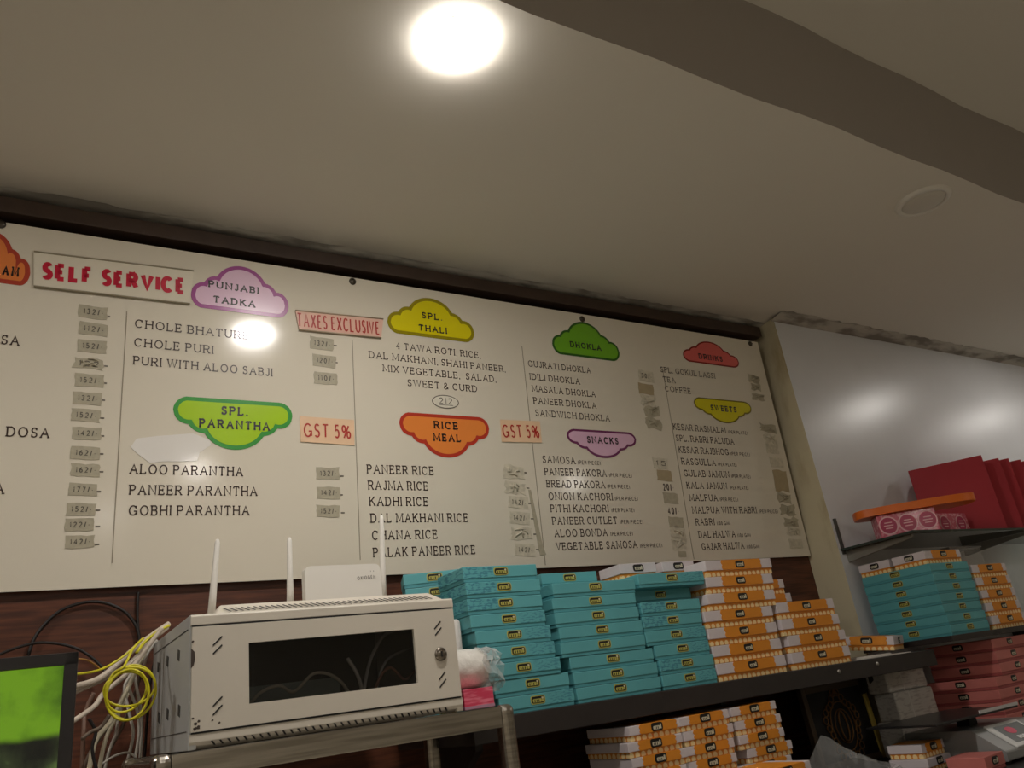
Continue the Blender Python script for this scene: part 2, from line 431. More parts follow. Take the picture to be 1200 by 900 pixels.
def cloud(c_left, c_right, c_top, c_bot, inv, fill, rim, lines, wt=.19, rimw=.011):
    x0 = bp(*c_left).x; x1 = bp(*c_right).x; z1 = bp(*c_top).y; z0 = bp(*c_bot).y
    w = x1 - x0; h = z1 - z0
    P = MB(); P.prism([(x0 + x, -.0012, z0 + z) for x, z in cloud_outline(w, h, inv, 0)], (0, .001, 0), 0)
    P.prism([(x0 + x, -.0016, z0 + z) for x, z in cloud_outline(w, h, inv, rimw)], (0, .0005, 0), 1)
    o = P.build('heading_cloud', [rim, fill], board)
    for s, a, e, cap in lines:
        T = MB()
        pa = bp(*a); pe = bp(*e); text(T, s, (pa.x, (pa.y + pe.y) / 2), (pe.x, (pa.y + pe.y) / 2), cap, wt, True, 0, -.0022)
        T.build('lettering', M_BLACKINK, o)
pv = lambda n, c: mat('printed ' + n, c, .25)
cloud((-62, 300), (37, 305), (2, 273), (10, 333), False, pv('orange', (226, 128, 66)), pv('rust rim', (176, 66, 48)), [('AM', (2, 322.5), (22, 325), .0255)])
cloud((224, 335), (338, 352), (267, 310), (268, 365), False, pv('lilac', (226, 190, 214)), pv('purple rim', (160, 74, 142)), [('PUNJABI', (244, 337.5), (303, 344.5), .0212), ('TADKA', (249.5, 356), (299, 360), .0212)])
cloud((203, 478), (342.5, 490), (270, 468), (272, 527), True, pv('lime', (166, 206, 8)), pv('green rim', (58, 152, 62)), [('SPL.', (259, 486.5), (290, 488), .0245), ('PARANTHA', (233, 501), (316, 505.5), .0245)])
cloud((454, 382), (556, 396), (500, 349), (505, 396), False, pv('yellow', (222, 210, 14)), pv('olive rim', (150, 138, 20)), [('SPL.', (494, 373.5), (518, 376), .0218), ('THALI', (490.5, 388.4), (523.5, 391), .0218)])
cloud((468, 498), (573, 504), (520, 486), (517, 536), True, pv('tangerine', (232, 136, 62)), pv('red rim', (186, 58, 42)), [('RICE', (508.4, 503), (536.7, 503.6), .0245), ('MEAL', (507.8, 517.3), (540, 518.4), .0245)])
cloud((647, 403), (726, 416), (683, 377.5), (685, 419), False, pv('leaf green', (112, 176, 36)), pv('dark green rim', (52, 98, 32)), [('DHOKLA', (668, 407), (704.6, 411.5), .0225)], rimw=.008)
cloud((664, 510), (745, 515), (704, 504.5), (712, 537), True, pv('pale lilac', (220, 178, 204)), pv('plum rim', (116, 48, 92)), [('SNACKS', (688, 519.6), (724.6, 521), .0245)], rimw=.008)
cloud((800, 415), (865.5, 424), (827, 400), (830, 427), False, pv('salmon red', (222, 102, 96)), pv('maroon rim', (134, 40, 34)), [('DRINKS', (819, 421), (846.7, 424), .023)], rimw=.006)
cloud((813, 472), (879.7, 476), (845, 468), (851, 496), True, pv('lemon', (214, 204, 14)), pv('dark olive rim', (128, 116, 18)), [('SWEETS', (833, 481.8), (863, 483.2), .024)], rimw=.006)

def block(lines, cap, wt=.12):
    for l in lines:
        T = MB()
        s, (u, v), ur = l[:3]
        p = bp(u, v); x1 = bp(ur, v + (ur - u) * .13 * (1 if v < 520 else .3)).x
        text(T, s, (p.x, p.y), (x1, p.y), cap, wt)
        if len(l) > 3:
            s2, u0, u1 = l[3:]
            k = (u0 - u) * (.16 if v < 480 else .09 if v < 560 else .02)
            text(T, s2, (bp(u0, v + k).x, p.y), (bp(u1, v + k).x, p.y), cap * .55, .13, False)
        T.build('menu_line', M_INK, board)
block([('DOSA', (-27, 401), 22), ('. DOSA', (-3, 511.3), 57), ('A', (-8, 579), 4.5)], 0.0245)
block([('CHOLE BHATURE', (157.8, 384), 291), ('CHOLE PURI', (157, 406), 249.7), ('PURI WITH ALOO SABJI', (156, 427.3), 319)], 0.0235)
block([('ALOO PARANTHA', (151.8, 555.4), 284.5), ('PANEER PARANTHA', (151.2, 580), 301.3), ('GOBHI PARANTHA', (150.5, 604.4), 292)], 0.0248)
block([('4 TAWA ROTI, RICE,', (464, 409), 563), ('DAL MAKHANI, SHAHI PANEER,', (432.5, 419.5), 592.5), ('MIX VEGETABLE,  SALAD,', (448.6, 435.4), 581.6), ('SWEET & CURD', (477.6, 452.6), 559.4)], 0.0220)
block([('PANEER RICE', (430, 555), 508.4), ('RAJMA RICE', (431.5, 574), 501.8), ('KADHI RICE', (433, 593), 502), ('DAL MAKHANI RICE', (434.4, 612.7), 549), ('CHANA RICE', (436, 633), 513), ('PALAK PANEER RICE', (437.3, 653.3), 557.8)], 0.0262)
block([('GUJRATI DHOKLA', (619, 429.6), 692.6), ('IDILI DHOKLA', (621, 444.8), 680), ('MASALA DHOKLA', (623.6, 458.8), 698.4), ('PANEER DHOKLA', (625.4, 473), 699.4), ('SANDWICH DHOKLA', (627.6, 487.6), 715.4)], 0.0225)
PP = '(PER PIECE)'; PL = '(PER PLATE)'; GM = '(100 GM)'
block([('SAMOSA', (636, 542.6), 674.4, PP, 677.6, 704), ('PANEER PAKORA', (638.4, 557), 711, PP, 714.6, 741), ('BREAD PAKORA', (640.6, 571.2), 709.6, PP, 712, 738),
       ('ONION KACHORI', (643, 586), 718.4, PP, 721, 747.6), ('PITHI KACHORI', (645.4, 600.4), 713.6, PL, 717, 743.6), ('PANEER CUTLET', (647.4, 615), 724, PP, 727, 754),
       ('ALOO BONDA', (650, 629.6), 712.6, PP, 716, 742), ('VEGETABLE SAMOSA', (652, 645.2), 748, PP, 751, 777)], 0.0245)
block([('SPL. GOKUL LASSI', (774.2, 436.2), 838.3), ('TEA', (777.2, 447.7), 791.7), ('COFFEE', (779.5, 458.6), 810)], 0.0225)
block([('KESAR RASMALAI', (789, 503.6), 851.3, PL, 854, 876), ('SPL. RABRI FALUDA', (792.5, 517), 861.3), ('KESAR RAJBHOG', (795.6, 530.6), 854, PP, 857, 879),
       ('RASGULLA', (798.8, 544.4), 838.8, PL, 842, 863.5), ('GULAB JAMUN', (801.8, 558.4), 855, PL, 858, 880), ('KALA JAMUN', (805, 572.6), 852.4, PL, 855.5, 877),
       ('MALPUA', (808.4, 587.2), 841.4, PP, 844, 865), ('MALPUA WITH RABRI', (811.6, 601.7), 887.6, PP, 890, 912), ('RABRI', (815.6, 615.8), 837.7, GM, 840.5, 856),
       ('DAL HALWA', (819, 630.6), 862.6, GM, 865, 880), ('GAJAR HALWA', (822.8, 644.8), 873, GM, 876, 890.7)], 0.0245)
M_LINE = mat('thin grey rule', (150, 140, 120), .4)
for (u0, v0), (u1, v1) in (((147, 365), (133, 660)), ((411, 398), (424, 656)), ((606, 405), (645, 662)), ((768, 432), (822, 655))):
    x = (bp(u0, v0).x + bp(u1, v1).x) / 2; L = MB(); L.box(x - .0011, x + .0011, -.0009, -.0001, bp(u1, v1).y, bp(u0, v0).y); L.build('divider_line', M_LINE, board)
# screws
M_STEEL = mat('dark steel', (92, 86, 78), .35, .9)
for u, v in ((1, 263), (413, 330), (682, 374), (879, 403)):
    p = bp(u, v); s_ = MB(); s_.lathe([(.011, 0), (.011, -.003), (.007, -.006), (.001, -.007)], (p.x, 0, p.y), (0, 1, 0), 16)
    s_.box(p.x - .007, p.x + .007, -.0078, -.0066, p.y - .001, p.y + .001)
    s_.build('screw', M_STEEL, board)
# price stickers
M_TAPE = mat('grey paper tape', (176, 168, 146), .55, var=.12, vscale=90)
M_TAN = mat('tan masking tape', (172, 156, 124), .6, var=.06, vscale=60)
M_WTAPE = mat('pale tape', (206, 198, 178), .35, var=.2, vscale=70)
M_PEN = mat('grey pen', (92, 86, 76), .5)
def sticker(u, v, wpx, hpx, s=None, m_=None, rough=False, rot=0.0, printed=False):
    c = bp(u, v); w = (bp(u + wpx / 2, v).x - bp(u - wpx / 2, v).x); h = bp(u, v - hpx / 2).y - bp(u, v + hpx / 2).y
    rnd = random.Random(int(u * 7 + v)); pts = []
    k = .16 if rough else .05
    cor = [(-.5, -.5), (.5, -.5), (.5, .5), (-.5, .5)]
    for i in range(4):
        a, bq = cor[i], cor[(i + 1) % 4]
        for j in range(4):
            t = j / 4
            pts.append((a[0] + (bq[0] - a[0]) * t + rnd.uniform(-k, k) * .5, a[1] + (bq[1] - a[1]) * t + rnd.uniform(-k, k)))
    cr, sr = math.cos(rot), math.sin(rot)
    R = lambda x, z: (c.x + (x * w) * cr - (z * h) * sr, c.y + (x * w) * sr + (z * h) * cr)
    pp = [R(x, z) for x, z in pts]
    b_ = MB(); b_.prism([(x, -.0013, z) for x, z in pp], (0, .0011, 0))
    if rough:
        for q in range(5):
            a = R(rnd.uniform(-.45, .3), rnd.uniform(-.4, .4)); d = R(rnd.uniform(-.3, .45), rnd.uniform(-.4, .4))
            b_.tube([(a[0], -.002, a[1]), ((a[0] + d[0]) / 2, -.004, (a[1] + d[1]) / 2 + .003), (d[0], -.002, d[1])], .0022, 5, 0)
    o = b_.build('price_sticker', m_ or M_TAPE, board)
    if s:
        T = MB(); a = R(-.33, -.22); d = R(.36, -.22)
        text(T, s, a, d, h * .46, .16, False, 0, -.002, .3); T.build('handwriting', M_PEN, o)
for (u, v, s, r) in ((109, 366, '132/-', 0), (109.5, 386, '112/-', 0), (108, 406, '152/-', 0), (103.5, 426.5, '122', 1), (105, 446, '152/-', 0), (102.5, 467, '132/-', 0), (100.5, 487, '152/-', 0),
                     (102, 508, '142/-', 0), (100, 531, '162/-', 0), (100, 551, '162/-', 0), (97, 574, '177/-', 0), (95, 597, '152/-', 0), (93, 615, '122/-', 0), (93.5, 635, '142/-', 0)):
    sticker(u, v, 34, 14.5, s, rough=bool(r), rot=random.uniform(-.03, .03))
for u, v, s in ((377, 403, '132/-'), (380, 423, '120/-'), (381.5, 443.5, '110/-'), (384, 555, '132/-'), (385, 577.5, '142/-'), (384.5, 599, '152/-')):
    sticker(u, v, 27, 14, s, rot=random.uniform(-.05, .03))
for u, v, s, r in ((602, 553, None, 1), (604, 572, None, 1), (607.5, 589, '142/-', 0), (609, 607, '142/-', 0), (611, 625.5, None, 1), (615, 644.5, '142/-', 0)):
    sticker(u, v, 23, 13.5, s, M_WTAPE, bool(r), -.08)
for u, v, s, mm, r in ((757, 441, '30/-', M_WTAPE, 0), (757, 456, None, M_TAN, 0), (760, 469, None, M_WTAPE, 1), (764, 482, None, M_TAPE, 1), (766, 496, None, M_TAPE, 1), (774, 543, '15', M_WTAPE, 0),
                       (778.6, 557.5, None, M_TAN, 0), (786, 584, None, M_TAPE, 0), (792.5, 612, None, M_TAPE, 0), (794, 624, None, M_WTAPE, 1), (796, 637, None, M_WTAPE, 1), (799.5, 649.5, None, M_TAPE, 0)):
    sticker(u, v, 17 if v < 645 else 9, 12.5 if v < 645 else 7, s, mm, bool(r), -.05)
for u, v, w, h, mm, r in ((883.5, 444, 12, 9, M_TAPE, 1), (886, 454, 11, 7, M_TAPE, 1), (888.5, 465, 13, 8, M_TAPE, 1), (900, 502, 17, 9, M_TAPE, 1), (902.5, 514, 14, 10, M_WTAPE, 1), (905, 526, 14, 11, M_WTAPE, 0), (910, 542, 15, 11, M_WTAPE, 0),
                          (915, 563.6, 16, 24, M_TAN, 0), (919, 584, 15, 11, M_TAPE, 1), (923, 597.5, 17, 11, M_TAPE, 1), (927, 612, 16, 11, M_TAPE, 1), (930, 623, 15, 10, M_WTAPE, 1), (932.5, 637, 15, 11, M_WTAPE, 0)):
    sticker(u, v, w, h, None, mm, bool(r), -.04)
T = MB()
for s, u, v, u1 in (('20/-', 777.5, 575, 790), ('40/-', 783, 603, 796)):
    p = bp(u, v); text(T, s, (p.x, p.y), (bp(u1, v).x, p.y), .025, .16, False)
T.build('printed_price', M_INK, board)
# little pen ticks after the stickers
T = MB()
for u, v in ((127, 371), (124, 429), (123, 449), (121, 469), (120, 490), (120, 511), (119, 532), (119, 553), (116, 576), (115, 598), (115, 617), (114, 638), (393, 405), (394, 425), (401, 558), (400, 580), (402, 601), (616, 554), (619, 572), (621, 590), (624, 608), (627, 626), (630, 644)):
    p = bp(u, v); T.box(p.x - .006, p.x + .004, -.0012, -.0002, p.y - .0016, p.y + .0016)
T.build('pen_ticks', M_PEN, board)
# oval paper price under the thali list
c = bp(522, 471); rx = bp(537, 471).x - c.x; rz = bp(522, 463.5).y - c.y
P = MB(); P.prism([(c.x + rx * 1.03 * math.cos(t * math.pi / 18), -.0011, c.y + rz * 1.05 * math.sin(t * math.pi / 18)) for t in range(36)], (0, .0009, 0), 1)
P.prism([(c.x + rx * .96 * math.cos(t * math.pi / 18), -.0014, c.y + rz * .92 * math.sin(t * math.pi / 18)) for t in range(36)], (0, .0005, 0), 0)
o = P.build('price_sticker', [mat('white paper', (220, 214, 198), .5), mat('grey outline', (110, 102, 90), .5)], board)
T = MB(); text(T, '212', (c.x - rx * .5, c.y - rz * .35), (c.x + rx * .5, c.y - rz * .35), rz * .95, .12, False, 0, -.002)
T.box(c.x - rx * .5, c.x + rx * .55, -.002, -.0015, c.y - rz * .55, c.y - rz * .48); T.build('handwriting', M_PEN, o)
# torn white patch and a strip of old tape
pts = [(153, 524), (160, 514), (185, 511), (226, 508), (246, 516), (247, 522), (234, 530), (231, 540), (212, 541), (190, 541), (176, 543), (160, 531)]
P = MB(); P.prism([(bp(*q).x, -.0012, bp(*q).y) for q in pts], (0, .001, 0)); P.build('torn_sticker', mat('glossy white patch', (232, 228, 222), .1), board)
P = MB(); pts = [(619, 574), (622, 574), (636, 640), (640, 650), (633, 651), (631, 643)]
P.prism([(bp(*q).x, -.0012, bp(*q).y) for q in pts], (0, .001, 0)); P.build('tape_strip', M_TAPE, board)

# strips and slips stuck over the board: things of their own
def sign(name, quad, m_, label, s, a, e, cap, ink, wt, th=.002, track=.27, rimm=None):
    q = [bp(*p) for p in quad]; c = sum(q, Vector((0, 0))) / 4
    root = thing(name, label, 'sign', BC + Vector((c.x, 0, 0)) + Bz * c.y, (BT, 0, 0))
    P = MB(); off = -.0020
    P.prism([(p.x - c.x, off - th, p.y - c.y) for p in q], (0, th, 0), 0)
    P.build('backing_strip', m_, root, .0006)
    if rimm:
        R = MB()
        for i in (0, 2):
            p0, p1 = q[i] - c, q[(i + 1) % 4] - c
            R.tube([(p0.x, off - th, p0.y), (p1.x, off - th, p1.y)], .0024, 6)
        R.build('edge', rimm, root)
    T = MB(); pa = bp(*a) - c; pe = bp(*e) - c
    text(T, s, (pa.x, pa.y), (pe.x, pe.y), cap, wt, False, 0, off - th - .0008, track); T.build('lettering', ink, root)
    return root
M_RED = mat('crimson lettering', (196, 24, 56), .35)
M_RUST = mat('rust red lettering', (178, 44, 36), .4)
sign('sign_strip', [(39.5, 336.5), (222, 357), (226.5, 318.5), (39.5, 296)], mat('clear white plastic strip', (226, 218, 200), .15, var=.03), 'white plastic strip reading SELF SERVICE in bold crimson, top left of the menu board',
     'SELF SERVICE', (48.2, 328.5), (217, 346.6), .048, M_RED, .245, .004, .10, mat('greyish strip edge', (150, 140, 116), .3))
sign('sign_strip', [(350, 387), (446, 396.5), (448.5, 374.5), (345.5, 364.5)], mat('pink paper under tape', (232, 190, 172), .18, var=.05, vscale=30), 'pinkish taped strip reading TAXES EXCLUSIVE beside the yellow cloud heading',
     'TAXES EXCLUSIVE', (347.5, 383.6), (444.5, 393.4), .043, M_RUST, .10, .003, .2, mat('taped edge', (170, 150, 124), .3))
M_SLIP = mat('peach paper slip', (234, 198, 162), .35, var=.05, vscale=20)
sign('sign_slip', [(352, 518), (415, 522), (414.5, 492.5), (351, 488)], M_SLIP, 'peach paper slip reading GST 5%, next to the green parantha heading', 'GST 5%', (355.5, 512.6), (411, 515), .040, M_RUST, .11, .0012, .22)
sign('sign_slip', [(587.5, 518), (634.5, 519), (632, 494), (585.5, 492)], M_SLIP, 'peach paper slip reading GST 5%, next to the orange rice meal heading', 'GST 5%', (589, 513.2), (632, 514), .043, M_RUST, .11, .0012, .22)

# ------------------------------------------------------------------ shelves and counter
M_SHELF = mat('dark laminate shelf', (44, 38, 36), .45, var=.15, vscale=12)
ZS = 1.465; YS = -.365
t = thing('wall_shelf', 'long dark shelf under the menu board carrying the stacked sweet boxes', 'shelf', (0.86, YB, ZS - .05))
def in_root(root, mb): # world coordinates into the root's space
    l = root.location; mb.v = [(x - l.x, y - l.y, z - l.z) for x, y, z in mb.v]; return mb
b = MB(); b.box(.868, 2.585, YS, YB, ZS - .05, ZS); in_root(t, b).build('shelf_board', M_SHELF, t, .002)
for u, v in ((983, 787), (1028, 778)):
    p = at(u, v, YS); s_ = MB(); s_.lathe([(.006, 0), (.006, -.002), (.003, -.004), (.0005, -.004)], (p.x, YS, p.z), (0, 1, 0), 14)
    in_root(t, s_).build('screw', mat('bright screw', (170, 166, 158), .3, .8), t)
for x in (.95, 1.75, 2.45):
    b = MB(); b.prism([(x, YB, ZS - .05), (x, YB, ZS - .22), (x, YB - .03, ZS - .22), (x, YB - .26, ZS - .07), (x, YB - .26, ZS - .05)], (.02, 0, 0)); in_root(t, b).build('bracket', M_SHELF, t)
ZC = 1.16
t = thing('counter', 'black worktop below the dark shelf holding boxes and the scale', 'counter', (.95, YB, 0))
b = MB(); b.box(.95, 4.6, -.86, YB if False else PY - .002, ZC - .04, ZC); 
in_root(t, b).build('worktop', mat('black worktop', (22, 20, 20), .3), t, .003)
b = MB(); b.box(.97, 4.58, -.82, PY - .002, 0, ZC - .04); in_root(t, b).build('cabinet', M_WOOD, t)
t = thing('side_table', 'dark table in the left corner under the monitor', 'table', (-.9, -.4, 0))
b = MB(); b.box(-.95, .17, -.95, -.45, ZC - .04, ZC); in_root(t, b).build('table_top', M_SHELF, t, .003)
for x in (-.9, .1):
    for y in (-.9, -.5):
        b = MB(); b.box(x, x + .04, y, y + .04, 0, ZC - .04); in_root(t, b).build('leg', M_SHELF, t)

# ------------------------------------------------------------------ sweet boxes
def teal_print(nt):
    vec, x, y, z = coords(nt, 'Generated')
    n = noise(nt, vec, 7.0, 3, (2.2, 1, 1))
    m1 = smooth(nt, n, .50, .56)
    return node_math(nt, 'MULTIPLY', m1, node_math(nt, 'MULTIPLY', smooth(nt, x, .44, .36), .7))
def teal_print_r(nt):
    vec, x, y, z = coords(nt, 'Generated')
    n = noise(nt, vec, 8.0, 3, (2.2, 1, 1))
    m1 = smooth(nt, n, .50, .58)
    return node_math(nt, 'MULTIPLY', m1, node_math(nt, 'MULTIPLY', smooth(nt, x, .62, .7), .55))
TEAL = (92, 166, 172); TEALD = (40, 104, 128)
M_TEAL = mat('teal card', TEAL, .5, var=.06, vscale=10)
M_TEALL = two_tone('teal card printed left', TEAL, TEALD, teal_print, .5)
M_TEALR = two_tone('teal card printed right', TEAL, TEALD, teal_print_r, .5)
M_TEALT = mat('teal card tray', (78, 150, 158), .55)
M_ORANGE = mat('orange card band', (222, 140, 36), .5, var=.06, vscale=14)
M_WHITEC = mat('white card', (214, 204, 206), .5, var=.04, vscale=14)
def scallop(nt):
    vec, x, y, z = coords(nt)
    fx = node_math(nt, 'SUBTRACT', node_math(nt, 'FRACT', node_math(nt, 'MULTIPLY', node_math(nt, 'ADD', x, y), 55.0)), .5)
    fx = node_math(nt, 'MULTIPLY', fx, 1 / 55.0)
    zz = node_math(nt, 'SUBTRACT', z, .0045)
    d = node_math(nt, 'SQRT', node_math(nt, 'ADD', node_math(nt, 'MULTIPLY', fx, fx), node_math(nt, 'MULTIPLY', zz, zz)))
    return smooth(nt, d, .0078, .0062)
M_SCAL = two_tone('scalloped orange card', (216, 134, 44), (242, 214, 158), scallop, .5)
M_BADGE = mat('black badge', (22, 20, 18), .4)
M_GOLD = mat('olive gold badge', (178, 172, 88), .4)
M_PALE = mat('pale badge mark', (212, 204, 178), .4)
def rrect(x0, x1, z0, z1, r, n=4):
    out = []
    for cx, cz, a in ((x1 - r, z1 - r, 0), (x0 + r, z1 - r, 90), (x0 + r, z0 + r, 180), (x1 - r, z0 + r, 270)):
        for i in range(n + 1):
            t_ = math.radians(a + 90 * i / n); out.append((cx + r * math.cos(t_), cz + r * math.sin(t_)))
    return out
def badge_mesh(w, h, gold):
    b = MB(); k = .0008
    b.prism([(x, -k, z) for x, z in rrect(-w / 2, w / 2, -h / 2, h / 2, h * .32)], (0, k, 0), 1 if gold else 0)
    b.prism([(x, -k * 1.6, z) for x, z in rrect(-w * .44, w * .44, -h * .38, h * .38, h * .24)], (0, k, 0), 0)
    b.prism([(x, -k * 2.2, z) for x, z in rrect(-w * .36, w * .22, -h * .30, h * .12, h * .14)], (0, k, 0), 1 if gold else 2)
    b.prism([(x, -k * 2.2, z) for x, z in rrect(w * .24, w * .36, -h * .28, h * .28, h * .06)], (0, k, 0), 1 if gold else 2)
    b.prism([(x, -k * 2.6, z) for x, z in rrect(w * .24, w * .36, h * .08, h * .26, h * .05)], (0, k, 0), 2)
    for q in (-.26, -.12, .02):
        b.prism([(x, -k * 2.8, z) for x, z in rrect(w * q, w * (q + .05), -h * .26, h * .02, h * .02)], (0, k, 0), 0)
    return b.mesh('badge', [M_BADGE, M_GOLD, M_PALE])
BADGE_T = badge_mesh(.040, .0185, True); BADGE_O = badge_mesh(.036, .019, False)
CACHE = {}
def box_parts(kind, w, d, h, var):
    """meshes of a lidded card box, front-left-bottom corner at the origin, front towards -y"""
    key = (kind, round(w, 3), round(d, 3), round(h, 4), var)
    if key in CACHE: return CACHE[key]
    tr = MB(); tr.box(.0015, w - .0015, .0015, d - .0015, 0, h * .75)
    if kind in ('teal', 'pink'):
        ld = MB(); ld.box(0, w, 0, d, h * .24, h - .0004)
        tray = tr.mesh('tray', M_TEALT if kind == 'teal' else M_PINKT)
        lid = ld.mesh('lid', {'l': M_TEALL, 'r': M_TEALR, 'p': M_TEAL}[var] if kind == 'teal' else M_PINKC)
        band = None
    else:
        ld = MB(); ld.box(-.001, w + .001, -.001, d + .001, h * .38, h - .0006)
        tray = tr.mesh('tray', M_SCAL); lid = ld.mesh('lid', M_WHITEC)
        band = None
        if var != 'w':
            x0, x1 = (w * .24, w * .82) if var == 'p' else (w * .20, w * .86)
            k = .0016; out = []
            n = 8; z0 = h * .38; z1 = h - .0006
            for i in range(n + 1):
                z = z0 + (z1 - z0) * i / n; out.append((x0 - .004 * abs(math.sin(i * math.pi / 4)), z))
            for i in range(n, -1, -1):
                z = z0 + (z1 - z0) * i / n; out.append((x1 + .004 * abs(math.sin(i * math.pi / 4)), z))
            bd = MB(); bd.prism([(x, -.001 - k, z) for x, z in out], (0, k, 0))
            bd.box(x0, x1, -.001, d * .999, h - .0006, h - .0002)
            band = bd.mesh('orange_band', M_ORANGE)
    CACHE[key] = (tray, lid, band)
    return CACHE[key]
def sweet_box(kind, x, y, z, w, d, h, label, group, var='p', rz=0.0, cx=.5, rx=0.0, ry=0.0, noun=None):
    t_ = thing('sweet_box', label, 'box', (x, y, z), (rx, ry, rz), group)
    tray, lid, band = box_parts(kind, w, d, h, var)
    put('tray', tray, t_, .0008, 1); put('lid', lid, t_, .0012, 2)
    if band: put('orange_band', band, t_)
    e = put('emblem', BADGE_T if kind == 'teal' else BADGE_O, t_)
    e.location = (w * cx, {'teal': 0, 'pink': 0}.get(kind, -.0012 if not band else -.0027), h * (.62 if kind != 'orange' else .69))
    return t_
M_PINKC = mat('dusty pink card', (206, 120, 112), .5, var=.06, vscale=14)
M_PINKT = mat('dark pink card tray', (170, 84, 82), .55)

def stack(kind, xs, y, z0, w, d, h, desc, group, var='p', ys=None, ws=None, cxs=None, jit=.004):
    """xs listed from the bottom up; leftmost front corner of each tier"""
    n = len(xs); out = []
    for i, x in enumerate(xs):
        k = n - 1 - i
        word = ('topmost' if k == 0 else 'lowest' if i == 0 else ORD[k] + ' from the top')
        label = desc % word
        yy = y if not ys else ys[i]
        out.append(sweet_box(kind, x, yy + random.uniform(0, jit), z0 + i * h, ws[i] if ws else w, d, h - .0003, label, group,
                             var if isinstance(var, str) and len(var) == 1 else var[i], random.uniform(-.006, .006), cxs[i] if cxs else .5))
    return out
GT = 'teal sweet boxes on the dark shelf'; GO = 'orange and white sweet boxes on the dark shelf'
YFR = -.352
stack('teal', [.948, .940, .920, .912, .906, .898, .894, .894, .892], YFR, ZS, .205, .135, .0368, 'teal sweet box, %s in the stack right of the white cabinet', GT,
      var=['r', 'p', 'r', 'r', 'r', 'r', 'l', 'l', 'l'])
# the stack tucked behind, turned a little
for i in range(10):
    k = 9 - i
    word = ['topmost', 'second from the top'][k] if k < 2 else None
    if k < 4:
        sweet_box('teal', .826 + .003 * k, -.160, ZS + i * .0352, .155, .115, .0350, 'teal sweet box, %s in the turned stack behind the cabinet' % (['topmost', 'second from the top', 'third from the top', 'fourth from the top'][k]), GT, 'p', -.36)
    else:
        sweet_box('teal', .828, -.160, ZS + i * .0352, .155, .115, .0350, 'teal sweet box hidden low in the turned stack behind the white cabinet', 'hidden boxes of the turned teal stack', 'p', -.36)
stack('teal', [1.160, 1.158, 1.155, 1.134, 1.136, 1.131, 1.130, 1.136], YFR, ZS, .262, .15, .0352, 'plain teal sweet box, %s in the middle teal stack', GT)
sweet_box('teal', 1.150, -.285, ZS + 8 * .0352 + .0002, .175, .13, .035, 'lone teal sweet box set back on top of the middle teal stack', GT, 'p', -.02)
stack('teal', [1.428, 1.428, 1.424, 1.402, 1.402, 1.404, 1.408, 1.409], YFR, ZS, .19, .16, .0366, 'teal sweet box, %s in the third stack, beside the orange boxes', GT,
      var=['r', 'l', 'r', 'r', 'l', 'l', 'p', 'r'], ys=[YFR] * 6 + [YFR + .045, YFR - .004], ws=[.19, .19, .192, .212, .208, .21, .226, .238])
stack('orange', [1.623, 1.625, 1.622, 1.620, 1.644, 1.652, 1.664], YFR, ZS, .270, .16, .0457, 'orange and white sweet box, %s in the tall stack', GO)
stack('orange', [1.923, 1.927, 1.914, 1.913], YFR, ZS, .258, .16, .0472, 'orange sweet box, %s in the short stack at the shelf end', GO, var='q')
# white-sided boxes lying on the third teal stack
zt_ = ZS + 8 * .0366 + .0003
p = at(727, 670, -.26); sweet_box('orange', p.x, -.26, zt_, .125, .10, .044, 'white sided sweet box lying on the third teal stack, left one', GO, 'w', -.05)
p = at(779, 668, -.27); sweet_box('orange', p.x + .001, -.262, zt_, .116, .10, .044, 'white sided sweet box lying on the third teal stack, right one', GO, 'w', -.05)
zt_ = ZS + 4 * .0472 + .0003
for i, (u, v, w_) in enumerate(((926, 697, .22), (917, 680, .21))):
    p = at(u, v, -.165); sweet_box('orange', p.x - w_, -.165, zt_ + i * .0457, w_, .12, .0455, 'orange sweet box half hidden behind the tall stack, %s one' % ('lower', 'upper')[i], GO, 'q')
# tilted box at the shelf's right end, on a fold of paper
P = MB(); P.box(0, .24, 0, .16, 0, .003); P.box(.005, .16, .01, .15, .003, .008)
o = P.build('paper_sheaf', mat('pale paper', (206, 202, 196), .6), None, .0005); o.location = (2.215, YS + .01, ZS); o.rotation_euler = (0, 0, -.06)
tag(o, 'thin white paper sheaf at the right end of the dark shelf', 'paper')
Rm = Matrix.Rotation(-1.13, 3, 'Z') @ Matrix.Rotation(.13, 3, 'Y')
lc = Vector((2.402, -.352, ZS + .0125)) - Rm @ Vector((.16, 0, 0))
o = sweet_box('orange', lc.x, lc.y, lc.z, .16, .19, .044, 'orange and white sweet box tilted on papers at the right end of the dark shelf', GO, 'q', -1.13, .5, 0, .13)
e = put('emblem', BADGE_O, o); e.location = (.1616, .10, .030); e.rotation_euler = (0, 0, math.pi / 2)

# lower boxes on the counter
GL = 'orange sweet boxes on the counter below the shelf'
for c, (xa, wd, y0, nm) in enumerate(((1.268, .170, -.375, 'left'), (1.449, .168, -.372, 'middle'), (1.640, .168, -.370, 'right'))):
    n = 7; hh = .0342
    for i in range(n):
        k = n - 1 - i; word = 'topmost' if k == 0 else 'lowest' if i == 0 else ORD[k] + ' from the top'
        sweet_box('orange', xa + random.uniform(-.012, .012), y0 + random.uniform(0, .006), ZC + i * hh, wd, .17, hh - .0003,
                  'orange and white sweet box, %s in the %s stack below the shelf' % (word, nm), GL, 'q', random.uniform(-.01, .01))
p = at(868, 888, -.47)
for i in range(3):
    sweet_box('orange', p.x - .04 + .008 * i, -.55, ZC + i * .036, .17, .13, .0357, 'yellow orange sweet box, %s in the low pile before the right stack' % ['lowest', 'middle', 'topmost'][i], GL, 'q', .03)

